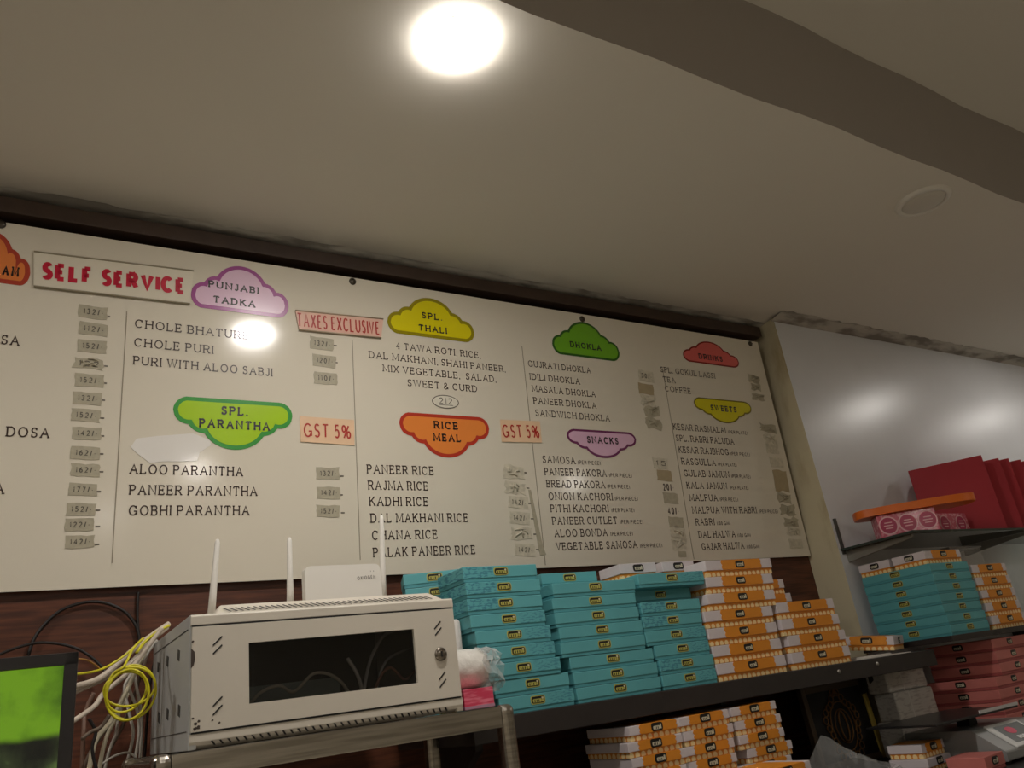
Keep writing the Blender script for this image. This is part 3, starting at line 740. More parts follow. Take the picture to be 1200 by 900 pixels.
# ------------------------------------------------------------------ steel rack and network cabinet
def brush(nt):
    vec, x, y, z = coords(nt)
    return smooth(nt, noise(nt, vec, 40.0, 4, (.15, 1, 3)), .3, .7)
M_SS = two_tone('brushed stainless steel', (150, 144, 134), (184, 178, 168), brush, .24)
M_SS.node_tree.nodes['Principled BSDF'].inputs['Metallic'].default_value = .95
ZR = 1.486; X0, X1 = .205, .862; YR0 = -.555; YR1 = -.185
t = thing('steel_rack', 'stainless steel rack carrying the white network cabinet', 'rack', (X0, YR1, 0))
b = MB(); b.box(X0 + .02, X1 - .02, YR0 + .012, YR1 - .012, ZR - .006, ZR); in_root(t, b).build('top_sheet', M_SS, t)
for y in (YR0, YR1 - .022):
    b = MB(); b.box(X0 + .03, X1 - .03, y, y + .011, ZR - .037, ZR + .002); b.box(X0 + .03, X1 - .03, y, y + .02, ZR + .0, ZR + .002); in_root(t, b).build('rail', M_SS, t, .001)
for x in (X0, X1 - .03):
    b = MB(); b.box(x + .004, x + .024, YR0 + .03, YR1 - .03, ZR - .036, ZR - .007); in_root(t, b).build('rail', M_SS, t, .001)
for x in (X0, X1 - .032):
    for y in (YR0 - .004, YR1 - .03):
        b = MB(); b.box(x, x + .032, y, y + .034, 0, ZR + .004); in_root(t, b).build('post', M_SS, t, .012, 4)

M_CAB = mat('off white powder coat', (206, 198, 184), .42, var=.03, vscale=6)
M_CABS = mat('greyish cabinet side', (190, 192, 190), .42, var=.05, vscale=9)
M_DARK = mat('black gap', (18, 16, 15), .6)
YC0, YC1 = -.50, -.09; cx0, cx1 = .270, .779; cz0, cz1 = ZR + .003, 1.706
t = thing('network_cabinet', 'off white metal network cabinet with a dark glass door on the steel rack', 'cabinet', ((cx0 + cx1) / 2, YC1, cz0))
th = .004
b = MB()
b.box(cx0, cx1, YC0 + .03, YC1, cz0, cz0 + th); b.box(cx0, cx1, YC0 + .03, YC1, cz1 - th, cz1)
b.box(cx0 + .02, cx1 - .02, YC1 - th, YC1, cz0 + th, cz1 - th)
in_root(t, b).build('body', M_CAB, t, .001)
def sidepanel(x0, x1, holes):
    b = MB(); b.box(x0, x1, YC0 + .004, YC1, cz0, cz1); return b
sb = sidepanel(cx0 - .001, cx0 + .012, True); side = in_root(t, sb).build('side_panel', M_CABS, t, .0015)
h_ = MB()
M_HOLE = mat('shaded hole', (70, 70, 68), .6)
for u, v in ((185, 782), (196, 775), (209, 768), (186, 841), (196, 837), (209.5, 833)):
    p = at_x(u, v, cx0 - .002); h_.obox((cx0 - .0012, p.y, p.z), (.001, 0, 0), (0, .009, .002), (0, -.0014, .009))
p0 = at_x(224, 735, cx0 - .002); 
h_.box(cx0 - .002, cx0 - .0005, YC0 + .02, YC1 - .02, p0.z - .0008, p0.z + .0008)
h_.box(cx0 - .002, cx0 - .0005, YC0 + .02, YC1 - .02, cz0 + .029, cz0 + .0304)
in_root(t, h_).build('side_slots', M_HOLE, side)
sb = sidepanel(cx1 - .012, cx1 + .001, False); in_root(t, sb).build('side_panel', M_CAB, t, .0015)
# top front strip: a face, then a sloped vented cap above it
zd1 = at(223, 734, YC0).z; zd0 = at(225, 857, YC0).z
zd1 = (zd1 + at(531.7, 714.3, YC0).z) / 2; zd0 = (zd0 + at(541, 816.7, YC0).z) / 2
b = MB(); b.prism([(cx0, YC0, zd1 + .003), (cx0, YC0, cz1 - .003), (cx0, YC0 + .003, cz1), (cx0, YC0 + .04, cz1), (cx0, YC0 + .04, zd1 + .003)], (cx1 - cx0, 0, 0))
in_root(t, b).build('top_strip', M_CAB, t, .001)
vx0, vx1 = cx0 + .042, cx1 - .012; vy0, vy1, vz = YC0 + .010, YC0 + .075, cz1 + .024
b = MB()
A_ = [(vx0, vy0, cz1 - .001), (vx1, vy0, cz1 - .001), (vx1 - .004, vy1, vz), (vx0 + .022, vy1, vz)]
B_ = [(vx0, vy1 + .012, cz1 - .001), (vx1, vy1 + .012, cz1 - .001), (vx1 - .004, vy1 + .008, vz), (vx0 + .022, vy1 + .008, vz)]
b.add(A_ + B_, [(0, 1, 2, 3), (3, 2, 6, 7), (4, 7, 6, 5), (0, 3, 7, 4), (1, 5, 6, 2), (0, 4, 5, 1)])
cap_ = in_root(t, b).build('vented_cap', M_CAB, t, .003, 3)
b = MB(); nv = 38
for i in range(nv):
    x = vx0 + .022 + (vx1 - vx0 - .055) * i / (nv - 1)
    f0, f1 = .10, .52
    p = lambda f, xx: (xx, vy0 + (vy1 - vy0) * f - .0006, cz1 + (vz - cz1) * f + .0012)
    q = [p(f0, x + .005), p(f0, x + .0078), p(f1, x + .0008), p(f1, x - .002)]
    b.prism(q, (0, -.0003, .0006))
in_root(t, b).build('vent_slots', M_DARK, cap_)
# bottom strip, curved under, with slots
b = MB(); prof = [(YC0, zd0 - .003), (YC0, zd0 - .016), (YC0 + .006, cz0 + .006), (YC0 + .02, cz0), (YC0 + .05, cz0), (YC0 + .05, zd0 - .003)]
b.prism([(cx0, y, z) for y, z in prof], (cx1 - cx0, 0, 0)); bot = in_root(t, b).build('bottom_strip', M_CAB, t, .001)
b = MB(); nb = 34
for i in range(nb):
    x = cx0 + .036 + (cx1 - cx0 - .075) * i / (nb - 1)
    b.prism([(x + .004, YC0 + .0062, cz0 + .004), (x + .0072, YC0 + .0062, cz0 + .004), (x + .001, YC0 - .0008, zd0 - .0165), (x - .0025, YC0 - .0008, zd0 - .0165)], (0, -.0012, -.0004))
in_root(t, b).build('vent_slots', M_DARK, bot)
# door with a window
wx0 = (at(291, 752.7, YC0).x + at(292, 824, YC0).x) / 2; wx1 = (at(484, 737.7, YC0).x + at(490, 801, YC0).x) / 2
wz1 = (at(291, 752.7, YC0).z + at(484, 737.7, YC0).z) / 2; wz0 = (at(292, 824, YC0).z + at(490, 801, YC0).z) / 2
b = MB(); D0, D1 = YC0 - .002, YC0 + .006
b.box(cx0 + .002, wx0, D0, D1, zd0, zd1); b.box(wx1, cx1 - .002, D0, D1, zd0, zd1)
b.box(wx0, wx1, D0, D1, wz1, zd1); b.box(wx0, wx1, D0, D1, zd0, wz0)
door = in_root(t, b).build('door', M_CAB, t)
M_GLASS = bpy.data.materials.new('smoked glass'); M_GLASS.use_nodes = True
nt = M_GLASS.node_tree; nt.nodes.clear()
out = nt.nodes.new('ShaderNodeOutputMaterial'); mx = nt.nodes.new('ShaderNodeMixShader'); tr_ = nt.nodes.new('ShaderNodeBsdfTransparent'); gl = nt.nodes.new('ShaderNodeBsdfGlossy')
tr_.inputs[0].default_value = (.74, .74, .75, 1); gl.inputs['Roughness'].default_value = .02
fr_ = nt.nodes.new('ShaderNodeFresnel'); fr_.inputs[0].default_value = 1.45
nt.links.new(fr_.outputs[0], mx.inputs[0]); nt.links.new(tr_.outputs[0], mx.inputs[1]); nt.links.new(gl.outputs[0], mx.inputs[2]); nt.links.new(mx.outputs[0], out.inputs[0])
b = MB(); b.box(wx0 - .004, wx1 + .004, D1, D1 + .003, wz0 - .004, wz1 + .004); in_root(t, b).build('window_pane', M_GLASS, door)
for u, v in ((255, 751), (255, 761), (255, 822), (255, 832), (512.5, 732.7), (513.5, 740), (518, 792), (519, 800.7)):
    b = MB(); p = at(u, v, D0); b.obox((p.x, D0, p.z), (.0075, 0, .007), (-.0008, 0, .0009), (0, .0008, 0))
    in_root(t, b).build('door_slot', M_DARK, door)
p = at(516.3, 766.7, D0)
b = MB(); b.lathe([(.013, 0), (.013, -.003), (.011, -.0055), (.004, -.0065), (.0005, -.0065)], (p.x, D0, p.z), (0, 1, 0), 28)
b.box(p.x - .0012, p.x + .0012, D0 - .0075, D0 - .006, p.z - .005, p.z + .005, 1)
in_root(t, b).build('lock', [mat('worn chrome', (130, 122, 112), .25, .9), M_DARK], door)
b = MB()
rn = random.Random(3)
pc = at(227, 771, D0); b.prism([(cx0 + .0005, D0 - .0005, pc.z + .016), (cx0 + .006, D0 - .0005, pc.z + .010), (cx0 + .0072, D0 - .0005, pc.z - .002), (cx0 + .005, D0 - .0005, pc.z - .012), (cx0 + .0005, D0 - .0005, pc.z - .017)], (0, .0004, 0))
for u, v, r in ((233, 845, .003), (229, 848, .003), (249, 844, .002), (257, 847, .0018), (232, 853, .004), (228, 854, .0035), (226, 842, .002), (226, 752, .0025)):
    p = at(u, v, D0); b.prism([(p.x + r * rn.uniform(.5, 1.2) * math.cos(a), D0 - .0005, p.z + r * rn.uniform(.5, 1.1) * math.sin(a)) for a in [i * math.pi / 4 for i in range(8)]], (0, .0004, 0))
in_root(t, b).build('paint_chips', mat('rusty chip', (64, 52, 44), .7), door)
b = MB(); b.box(cx0 + .003, cx1 - .003, D0 + .001, D0 + .006, zd1 + .0002, zd1 + .0030); b.box(cx0 + .003, cx1 - .003, D0 + .001, D0 + .006, zd0 - .0030, zd0 - .0002)
in_root(t, b).build('door_gap', M_DARK, t)
# inside the cabinet
b = MB(); b.box(cx0 + .013, cx1 - .013, YC1 - .012, YC1 - .005, cz0 + .005, cz1 - .005); b.box(cx0 + .013, cx1 - .013, YC0 + .06, YC1 - .012, cz0 + .0045, cz0 + .007)
in_root(t, b).build('inner_lining', mat('dark lining', (44, 44, 44), .6), t)
sw = thing('network_switch', 'grey network switch behind the smoked glass of the cabinet door', 'network switch', (.43, -.37, cz0 + .0075))
b = MB(); b.box(-.07, .13, -.05, .12, 0, .085); b.box(-.10, -.01, -.09, -.05, 0, .05); b.build('casing', mat('grey green plastic', (120, 132, 122), .5), sw, .003)
b = MB()
for i in range(8): b.box(-.06 + i * .02, -.046 + i * .02, -.0515, -.0495, .03, .042)
b.build('ports', M_DARK, sw)
M_GCAB = mat('pale grey cable', (200, 194, 184), .5)
M_BCAB = mat('beige cable', (196, 186, 160), .5)
def cable(pts, r, m_, label, name='cable', n=8, group=None, closed=False):
    sp = spline(pts, n, closed); c0 = Vector(pts[0]); b = MB(); b.tube([p - c0 for p in sp], r, 8, 0, closed)
    o = b.build(name, m_); o.location = c0; tag(o, label, 'cable', group); return o
zi = cz0 + .012
cable([(.60, -.40, zi), (.61, -.41, zi + .05), (.63, -.41, zi + .11), (.67, -.40, zi + .155), (.73, -.38, zi + .165)], .0035, M_GCAB, 'pale cable arching high inside the glass door cabinet')
cable([(.63, -.40, zi), (.64, -.41, zi + .06), (.67, -.40, zi + .105), (.74, -.38, zi + .125)], .0028, M_GCAB, 'pale cable arching lower inside the glass door cabinet')
cable([(.60, -.445, zi), (.585, -.455, zi + .07), (.562, -.46, zi + .11)], .0036, M_GCAB, 'short upright pale cable end inside the cabinet')
cable([(.36, -.44, zi + .005), (.39, -.45, zi + .06), (.43, -.455, zi + .075), (.46, -.45, zi + .062), (.50, -.455, zi + .09), (.55, -.45, zi + .07), (.59, -.44, zi + .005)], .003, mat('dim cable', (190, 178, 156), .5), 'tangled beige cable looping before the switch inside the cabinet')
cable([(.60, -.46, zi), (.62, -.46, zi + .06), (.65, -.455, zi + .085), (.68, -.455, zi + .06), (.71, -.46, zi + .075), (.74, -.45, zi + .03), (.75, -.45, zi)], .0028, mat('brown cable', (170, 120, 96), .5), 'brownish cable looping low at the right inside the cabinet')

# router on the cabinet with three antennas, and the standing white box
M_WHT = mat('white plastic', (226, 222, 214), .35)
zt2 = cz1 + .0005
t = thing('router', 'white router lying on top of the network cabinet with three upright antennas', 'router', (.53, -.26, zt2))
b = MB(); b.box(-.2, .205, -.045, .09, .003, .028); in_ = b.build('casing', M_WHT, t, .006, 3)
b = MB(); b.box(-.16, .16, -.02, .06, 0, .004); b.build('foot', M_WHT, t)
for (ut, vt, ub, vb, yy) in ((255, 632, 247.5, 712, -.31), (339, 630, 340, 702, -.31), (447, 604, 447, 676, -.31)):
    p1 = at(ut, vt, yy); p0 = at(ub, vb, yy)
    if abs(p0.x - .53) > 0.2: pass
    b = MB(); d = (p1 - p0); L = d.length; p0b = Vector((p0.x, yy, zt2 + .02)) if p0.z > zt2 + .02 else p0
    l = t.location; pts = [p0b - l, p0b + (p1 - p0b) * .3 - l, p0b + (p1 - p0b) * .95 - l, p1 - l]
    b.tube(pts, [.0075, .0068, .0052, .003], 12)
    pv_ = Vector((p0b.x, yy, zt2 + .016)) - l; b.obox(pv_ + Vector((0, .010, 0)), (.008, 0, 0), (0, .012, 0), (0, 0, .007))
    b.build('antenna', M_WHT, t)
t = thing('modem', 'small white modem standing upright on the network cabinet beside the teal boxes', 'modem', (.62, -.365, zt2))
pa, pb = at(357, 664, -.38), at(445, 660, -.38)
b = MB(); zz = (pa.z + pb.z) / 2 - zt2
b.prism([(x, -.015, z) for x, z in [(pa.x - .62, 0), (pb.x - .62 + .002, 0)] + [q for q in rrect(pa.x - .62, pb.x - .62, 0, zz, .012) if q[1] > zz * .5]], (0, .022, 0))
b.build('casing', M_WHT, t, .003, 2)
b = MB(); text(b, 'OXIOGEN', (pb.x - .62 - .053, zz * .66), (pb.x - .62 - .012, zz * .68), .008, .2, False, 0, -.0156); text(b, 'II', (pb.x - .62 - .024, zz * .82), (pb.x - .62 - .014, zz * .82), .004, .3, False, 0, -.0156)
b.build('lettering', mat('grey print', (150, 146, 140), .5), t)

# pink box and rolls of bags right of the cabinet
p0, p1 = at(545, 830, -.5), at(580, 827, -.5)
t = thing('small_box', 'small crimson pink box on the steel rack, right of the white cabinet', 'box', (.8, -.49, ZR + .0025))
b = MB(); b.box(-.012, .056, 0, .14, 0, .038)
def pinkstripe(nt):
    vec, x, y, z = coords(nt); return smooth(nt, noise(nt, vec, 60, 4, (.3, 1, 3)), .45, .6)
b.build('carton', two_tone('crimson printed card', (206, 62, 92), (226, 120, 140), pinkstripe, .4), t, .001)
b = MB(); b.box(-.0125, .0565, -.0008, .06, .0005, .006); b.build('base_band', mat('lilac base', (170, 130, 150), .5), t)
t = thing('bag_roll', 'white roll of plastic bags with a crinkled clear end lying on the crimson box', 'roll', (.8, -.42, ZR + .0025 + .038))
rr = .041; zc_ = rr + .0005
b = MB(); b.lathe([(.012, -.012), (rr * .96, -.012), (rr, -.008), (rr, .045), (rr * .97, .068), (rr * .9, .076), (.01, .08)], (0, 0, zc_), (1, .12, 0), 36)
b.build('roll_core', mat('milky plastic', (226, 222, 214), .22, bump=.35, bscale=40), t)
def clear_plastic(name, facing, base, rough=.12):
    mm = bpy.data.materials.new(name); mm.use_nodes = True
    nt = mm.node_tree; nt.nodes.clear()
    out = nt.nodes.new('ShaderNodeOutputMaterial'); mx = nt.nodes.new('ShaderNodeMixShader'); a1 = nt.nodes.new('ShaderNodeBsdfTransparent'); a2 = nt.nodes.new('ShaderNodeBsdfPrincipled')
    a2.inputs['Base Color'].default_value = lin((216, 216, 214)); a2.inputs['Roughness'].default_value = rough
    lw = nt.nodes.new('ShaderNodeLayerWeight'); lw.inputs[0].default_value = .42
    ma = nt.nodes.new('ShaderNodeMath'); ma.operation = 'MULTIPLY_ADD'; ma.inputs[1].default_value = facing; ma.inputs[2].default_value = base
    nt.links.new(lw.outputs['Facing'], ma.inputs[0]); nt.links.new(ma.outputs[0], mx.inputs[0]); nt.links.new(a1.outputs[0], mx.inputs[1]); nt.links.new(a2.outputs[0], mx.inputs[2]); nt.links.new(mx.outputs[0], out.inputs[0])
    return mm
M_CLEAR = clear_plastic('clear thin plastic', .38, .05)
M_CRINK = clear_plastic('crinkled bag plastic', .65, .20)
b = MB(); rnd = random.Random(11); nseg = 22; rings = []
for k in range(7):
    s_ = k / 6; rad = rr * (1.0 + .05 * s_ - .15 * s_ * s_)
    for j in range(nseg):
        a = 2 * math.pi * j / nseg; q = rad * (1 + rnd.uniform(-.16, .14) * (.3 + s_))
        rings.append((.062 + .055 * s_ + rnd.uniform(-.006, .006), .02 * s_ + math.cos(a) * q, zc_ + math.sin(a) * q - (.012 * s_ if math.sin(a) < 0 else 0)))
b.add(rings, [(k * nseg + j, k * nseg + (j + 1) % nseg, (k + 1) * nseg + (j + 1) % nseg, (k + 1) * nseg + j) for k in range(6) for j in range(nseg)])
b.build('clear_end', M_CRINK, t)
t = thing('small_roll', 'small white roll poking out between the cabinet and the teal boxes', 'roll', (.808, -.33, 1.61))
p = at(536, 744, -.30)
t.location = (p.x - .012, -.30, ZR + .0025)
b = MB(); b.lathe([(.016, 0), (.019, .004), (.019, p.z + .026 - ZR), (.014, p.z + .031 - ZR), (.004, p.z + .031 - ZR)], (0, 0, 0), (0, 0, 1), 24); b.build('roll_core', mat('white tissue', (214, 208, 202), .6, bump=.3, bscale=50), t)

# ------------------------------------------------------------------ monitor
t = thing('monitor', 'black monitor with a green camera picture in the lower left corner', 'monitor', (-.16, -.72, ZC))
pTR = at(92, 766, -.74); pTL = at(0, 777, -.70)
dirx = Vector((pTR.x - (-.40), -.04 * 6.0 / 6, 0)); dirx = Vector((.49, -.035, 0)).normalized()
rz = math.atan2(dirx.y, dirx.x)
Wm, Hm = .52, .31; ztop = (pTR.z + pTL.z) / 2 + .002
t.location = (pTR.x - dirx.x * Wm / 2, -.74 - dirx.y * Wm / 2, ZC); t.rotation_euler = (0, 0, rz)
zb_ = ztop - ZC - Hm
b = MB(); b.box(-Wm / 2, Wm / 2, 0, .035, zb_, zb_ + Hm); b.build('case', mat('black plastic case', (30, 28, 30), .4), t, .004)
b = MB(); bz = .016; bt = .024
b.box(-Wm / 2, -Wm / 2 + bz, -.006, 0, zb_, zb_ + Hm); b.box(Wm / 2 - bz, Wm / 2, -.006, 0, zb_, zb_ + Hm)
b.box(-Wm / 2, Wm / 2, -.006, 0, zb_ + Hm - .016, zb_ + Hm); b.box(-Wm / 2, Wm / 2, -.006, 0, zb_, zb_ + bt); b.build('bezel', mat('dark bezel', (40, 38, 40), .35), t, .001)
M_SCR = bpy.data.materials.new('monitor picture'); M_SCR.use_nodes = True
nt = M_SCR.node_tree; bs = nt.nodes['Principled BSDF']; bs.inputs['Base Color'].default_value = (.01, .01, .01, 1); bs.inputs['Roughness'].default_value = .25
vec, x, y, z = coords(nt)
r1 = nt.nodes.new('ShaderNodeValToRGB'); r1.color_ramp.elements[0].color = lin((56, 92, 14)); r1.color_ramp.elements[1].color = lin((106, 150, 26)); r1.color_ramp.elements[0].position = .32; r1.color_ramp.elements[1].position = .52
nt.links.new(noise(nt, vec, 14, 6), r1.inputs[0])
r2 = nt.nodes.new('ShaderNodeValToRGB'); e = r2.color_ramp.elements; e[0].position = .38; e[0].color = lin((10, 14, 10)); e[1].position = .60; e[1].color = lin((112, 138, 72)); e.new(.5).color = lin((44, 54, 30))
nt.links.new(noise(nt, vec, 17, 5, (1, 1, .7)), r2.inputs[0])
mx = nt.nodes.new('ShaderNodeMix'); mx.data_type = 'RGBA'
lvl = node_math(nt, 'ADD', z, node_math(nt, 'MULTIPLY', noise(nt, vec, 12, 3), .02))
zsplit = zb_ + Hm - .105
nt.links.new(smooth(nt, lvl, zsplit - .002 + .01, zsplit + .008 + .01), mx.inputs[0]); nt.links.new(r2.outputs[0], mx.inputs[6]); nt.links.new(r1.outputs[0], mx.inputs[7])
nt.links.new(mx.outputs[2], bs.inputs['Emission Color']); bs.inputs['Emission Strength'].default_value = .5
b = MB(); b.box(-Wm / 2 + bz, Wm / 2 - bz, -.0015, 0, zb_ + bt, zb_ + Hm - .016); b.build('screen', M_SCR, t)
b = MB(); b.box(-.03, .03, .03, .06, .01, zb_ + .08); b.box(-.11, .11, -.06, .13, 0, .012); b.build('stand', mat('black stand', (26, 25, 26), .4), t, .003)

# ------------------------------------------------------------------ cables left of the cabinet
def pc_(lst): return [at(u, v, y) for u, v, y in lst]
M_YEL = mat('yellow patch cable', (206, 196, 22), .45)
M_BLK = mat('black cable', (24, 18, 16), .5)
M_WC = mat('white cable', (196, 182, 166), .5)
cable(pc_([(33, 768, .035), (44, 742, .04), (72, 715, .04), (110, 705, .04), (142, 714, .04), (160, 735, .04), (164, 762, .035), (160, 790, .02)]), .0035, M_BLK, 'black cable looping in a high arch on the wood wall')
cable(pc_([(-12, 772, .02), (20, 759, .02), (52, 753, .02), (90, 760, .02), (118, 780, .02), (128, 800, .01)]), .003, M_BLK, 'thin black cable in a low arch behind the monitor')
cable(pc_([(162, 694, .043), (161, 720, .043), (163, 750, .040)]), .003, M_BLK, 'short straight black cable running down the wood wall')
ZB = -.30
cab = [([(198, 731, -.20), (182, 742, -.21), (160, 758, -.22), (130, 785, -.24), (110, 798, -.26), (80, 806, -.3)], .0055, M_WC, 'thick white cable dropping from the cabinet to the monitor, upper one'),
       ([(196, 735, -.17), (176, 752, -.19), (152, 778, -.21), (122, 795, -.23), (85, 812, -.28)], .005, M_WC, 'thick white cable dropping to the monitor, lower one'),
       ([(190, 736, -.24), (170, 762, -.25), (148, 790, -.26), (122, 812, -.27), (110, 828, -.3), (84, 846, -.34)], .0045, M_WC, 'white cable bending down beside the yellow coil to the monitor'),
       ([(180, 745, -.14), (162, 780, -.15), (146, 815, -.16), (130, 845, -.18), (112, 868, -.2), (104, 905, -.2)], .0045, M_BCAB, 'beige cable hanging behind the yellow coil'),
       ([(176, 748, -.12), (158, 785, -.13), (146, 805, -.13), (152, 838, -.14), (156, 860, -.15), (150, 890, -.15)], .003, M_GCAB, 'thin grey cable hanging behind the coil, left one'),
       ([(180, 748, -.11), (160, 780, -.115), (150, 800, -.12), (160, 830, -.12), (163, 856, -.12), (158, 892, -.12)], .003, M_GCAB, 'thin grey cable hanging behind the coil, middle one'),
       ([(184, 750, -.10), (166, 775, -.105), (158, 790, -.11), (163, 820, -.11), (166, 845, -.11), (164, 895, -.11)], .003, M_GCAB, 'thin grey cable hanging behind the coil, right one'),
       ([(150, 812, -.08), (138, 838, -.09), (124, 866, -.1), (116, 902, -.1)], .004, M_BCAB, 'dim beige cable slanting down to the rack post'),
       ([(140, 832, -.06), (136, 858, -.07), (128, 880, -.08), (122, 905, -.08)], .003, M_GCAB, 'thin dim cable beside the slanting beige cable'),
       ([(110, 812, -.12), (100, 834, -.12), (98, 858, -.13), (96, 900, -.13)], .004, mat('pinkish brown cable', (120, 92, 78), .5), 'brownish cable hanging close to the monitor edge'),
       ([(168, 748, -.27), (150, 765, -.28), (128, 780, -.30), (110, 787, -.33), (90, 790, -.36)], .0022, M_YEL, 'thin yellow cable running from the coil to the monitor'),
       ([(118, 785, -.31), (110, 778, -.33), (100, 773, -.35), (88, 772, -.37)], .0015, mat('orange wire', (170, 120, 60), .5), 'fine orange wire curling toward the monitor'),
       ([(120, 895, -.16), (134, 886, -.16), (150, 882, -.16), (160, 888, -.16)], .002, M_GCAB, 'thin grey cable curling low behind the rack post'),
       ([(198, 733, -.22), (184, 741, -.23), (170, 752, -.24), (160, 765, -.26)], .003, M_YEL, 'yellow cable end running up to the cabinet corner')]
M_BRC = mat('brown grey cable', (110, 94, 80), .55)
cab += [([(170, 752, -.07), (150, 800, -.075), (130, 846, -.08), (108, 878, -.08), (96, 905, -.08)], .0035, M_BRC, 'brownish grey cable slanting low behind the others, upper one'),
        ([(176, 756, -.055), (160, 806, -.06), (144, 850, -.06), (126, 884, -.06), (118, 908, -.06)], .0035, M_BRC, 'brownish grey cable slanting low behind the others, lower one'),
        ([(104, 842, -.215), (112, 858, -.215), (108, 878, -.215), (114, 905, -.215)], .003, M_BLK, 'black cable kinking down beside the monitor'),
        ([(96, 866, -.26), (106, 858, -.25), (118, 852, -.25), (128, 838, -.25)], .0035, M_BRC, 'short brown grey cable bent behind the monitor edge'),
        ([(186, 757, -.035), (176, 800, -.035), (172, 850, -.035), (168, 905, -.035)], .003, M_BLK, 'black cable hanging against the wall beside the cabinet')]
for pts, r, m_, l in cab: cable(pc_(pts), r, m_, l)
# the yellow coil: one cable wound in loops
pts = []; nl = 4; rnd = random.Random(2)
for i in range(nl * 14 + 1):
    a = 2 * math.pi * i / 14 + 1.9; lp = i / 14
    ru = 26 + 3.5 * math.sin(lp * 2.1) ; rv = 27 + 6 * math.sin(lp * 1.3 + .5)
    cu = 150 + 3 * math.sin(lp * 1.9); cv = 806 + 4.0 * math.sin(lp * 1.1) + 3
    pts.append(at(cu + ru * math.cos(a) + 4 * math.sin(a), cv - rv * math.sin(a), -.385 + .012 * math.sin(lp * 2.6)))
pts = pc_([(168, 748, -.30), (156, 760, -.33)]) + pts
cable(pts, .0022, M_YEL, 'yellow patch cable wound into a hanging coil', 'coiled_cable', 4)

# ------------------------------------------------------------------ right corner: glass shelf, cards, pink tubs
ZG = 1.850; GX0, GX1, GY = 2.632, 4.4, -.395
M_SHG = bpy.data.materials.new('greenish shelf glass'); M_SHG.use_nodes = True
nt = M_SHG.node_tree; nt.nodes.clear()
out = nt.nodes.new('ShaderNodeOutputMaterial'); mx = nt.nodes.new('ShaderNodeMixShader'); a1 = nt.nodes.new('ShaderNodeBsdfTransparent'); a2 = nt.nodes.new('ShaderNodeBsdfGlossy'); f_ = nt.nodes.new('ShaderNodeFresnel')
a1.inputs[0].default_value = (.66, .72, .68, 1); a2.inputs['Roughness'].default_value = .03
nt.links.new(f_.outputs[0], mx.inputs[0]); nt.links.new(a1.outputs[0], mx.inputs[1]); nt.links.new(a2.outputs[0], mx.inputs[2]); nt.links.new(mx.outputs[0], out.inputs[0])
t = thing('glass_shelf', 'glass shelf on steel brackets high on the white panel, under the pink tubs', 'shelf', (GX0, PY, ZG - .008))
b = MB(); b.box(GX0, GX1, GY, PY - .004, ZG - .008, ZG); in_root(t, b).build('glass_plate', M_SHG, t)
b = MB(); b.box(GX0, GX1, GY - .001, GY, ZG - .008, ZG); b.box(GX0 - .001, GX0, GY, PY - .004, ZG - .008, ZG); in_root(t, b).build('plate_edge', mat('dark green glass edge', (46, 58, 52), .2), t)
M_BRK = mat('grey steel bracket', (158, 156, 148), .4, .6)
for x in (GX0 + .03, 3.45, 4.2):
    b = MB(); b.prism([(x, PY, ZG - .009), (x, GY + .03, ZG - .009), (x, GY + .03, ZG - .018), (x, PY, ZG - .05)], (.012, 0, 0)); in_root(t, b).build('bracket', M_BRK, t)
p = at(983, 608, PY)
b = MB(); b.box(GX0 + .008, GX0 + .022, PY - .006, PY, ZG - .02, p.z); in_root(t, b).build('wall_rail', mat('dark rail', (86, 84, 80), .4, .5), t)

# red cards standing on the glass shelf
M_REDC = mat('red card', (176, 22, 42), .5, var=.05, vscale=6)
dr = Vector((.52, -.85, 0)).normalized()
dn = Vector((.85, .52, 0)).normalized()
p0 = at(1060, 553, -.13); Lc = .275; Hc = p0.z - ZG
for i in range(5):
    q = Vector((p0.x + [0, .125, .205, .30, .40][i], p0.y, ZG + .0003))
    hgt = Hc - [0, .008, .006, .008, .004][i]
    o = MB(); o.obox((dr.x * Lc / 2 + dn.x * .03, dr.y * Lc / 2 + dn.y * .0, hgt / 2), dr * Lc / 2, dn * .022, (0, 0, hgt / 2))
    o = o.build('red_card_box', M_REDC, None, .001); o.location = q
    tag(o, 'flat red card box standing on the glass shelf, %s of the row' % ['leftmost', 'second from the left', 'third from the left', 'fourth from the left', 'rightmost'][i], 'box', 'red card boxes on the glass shelf')

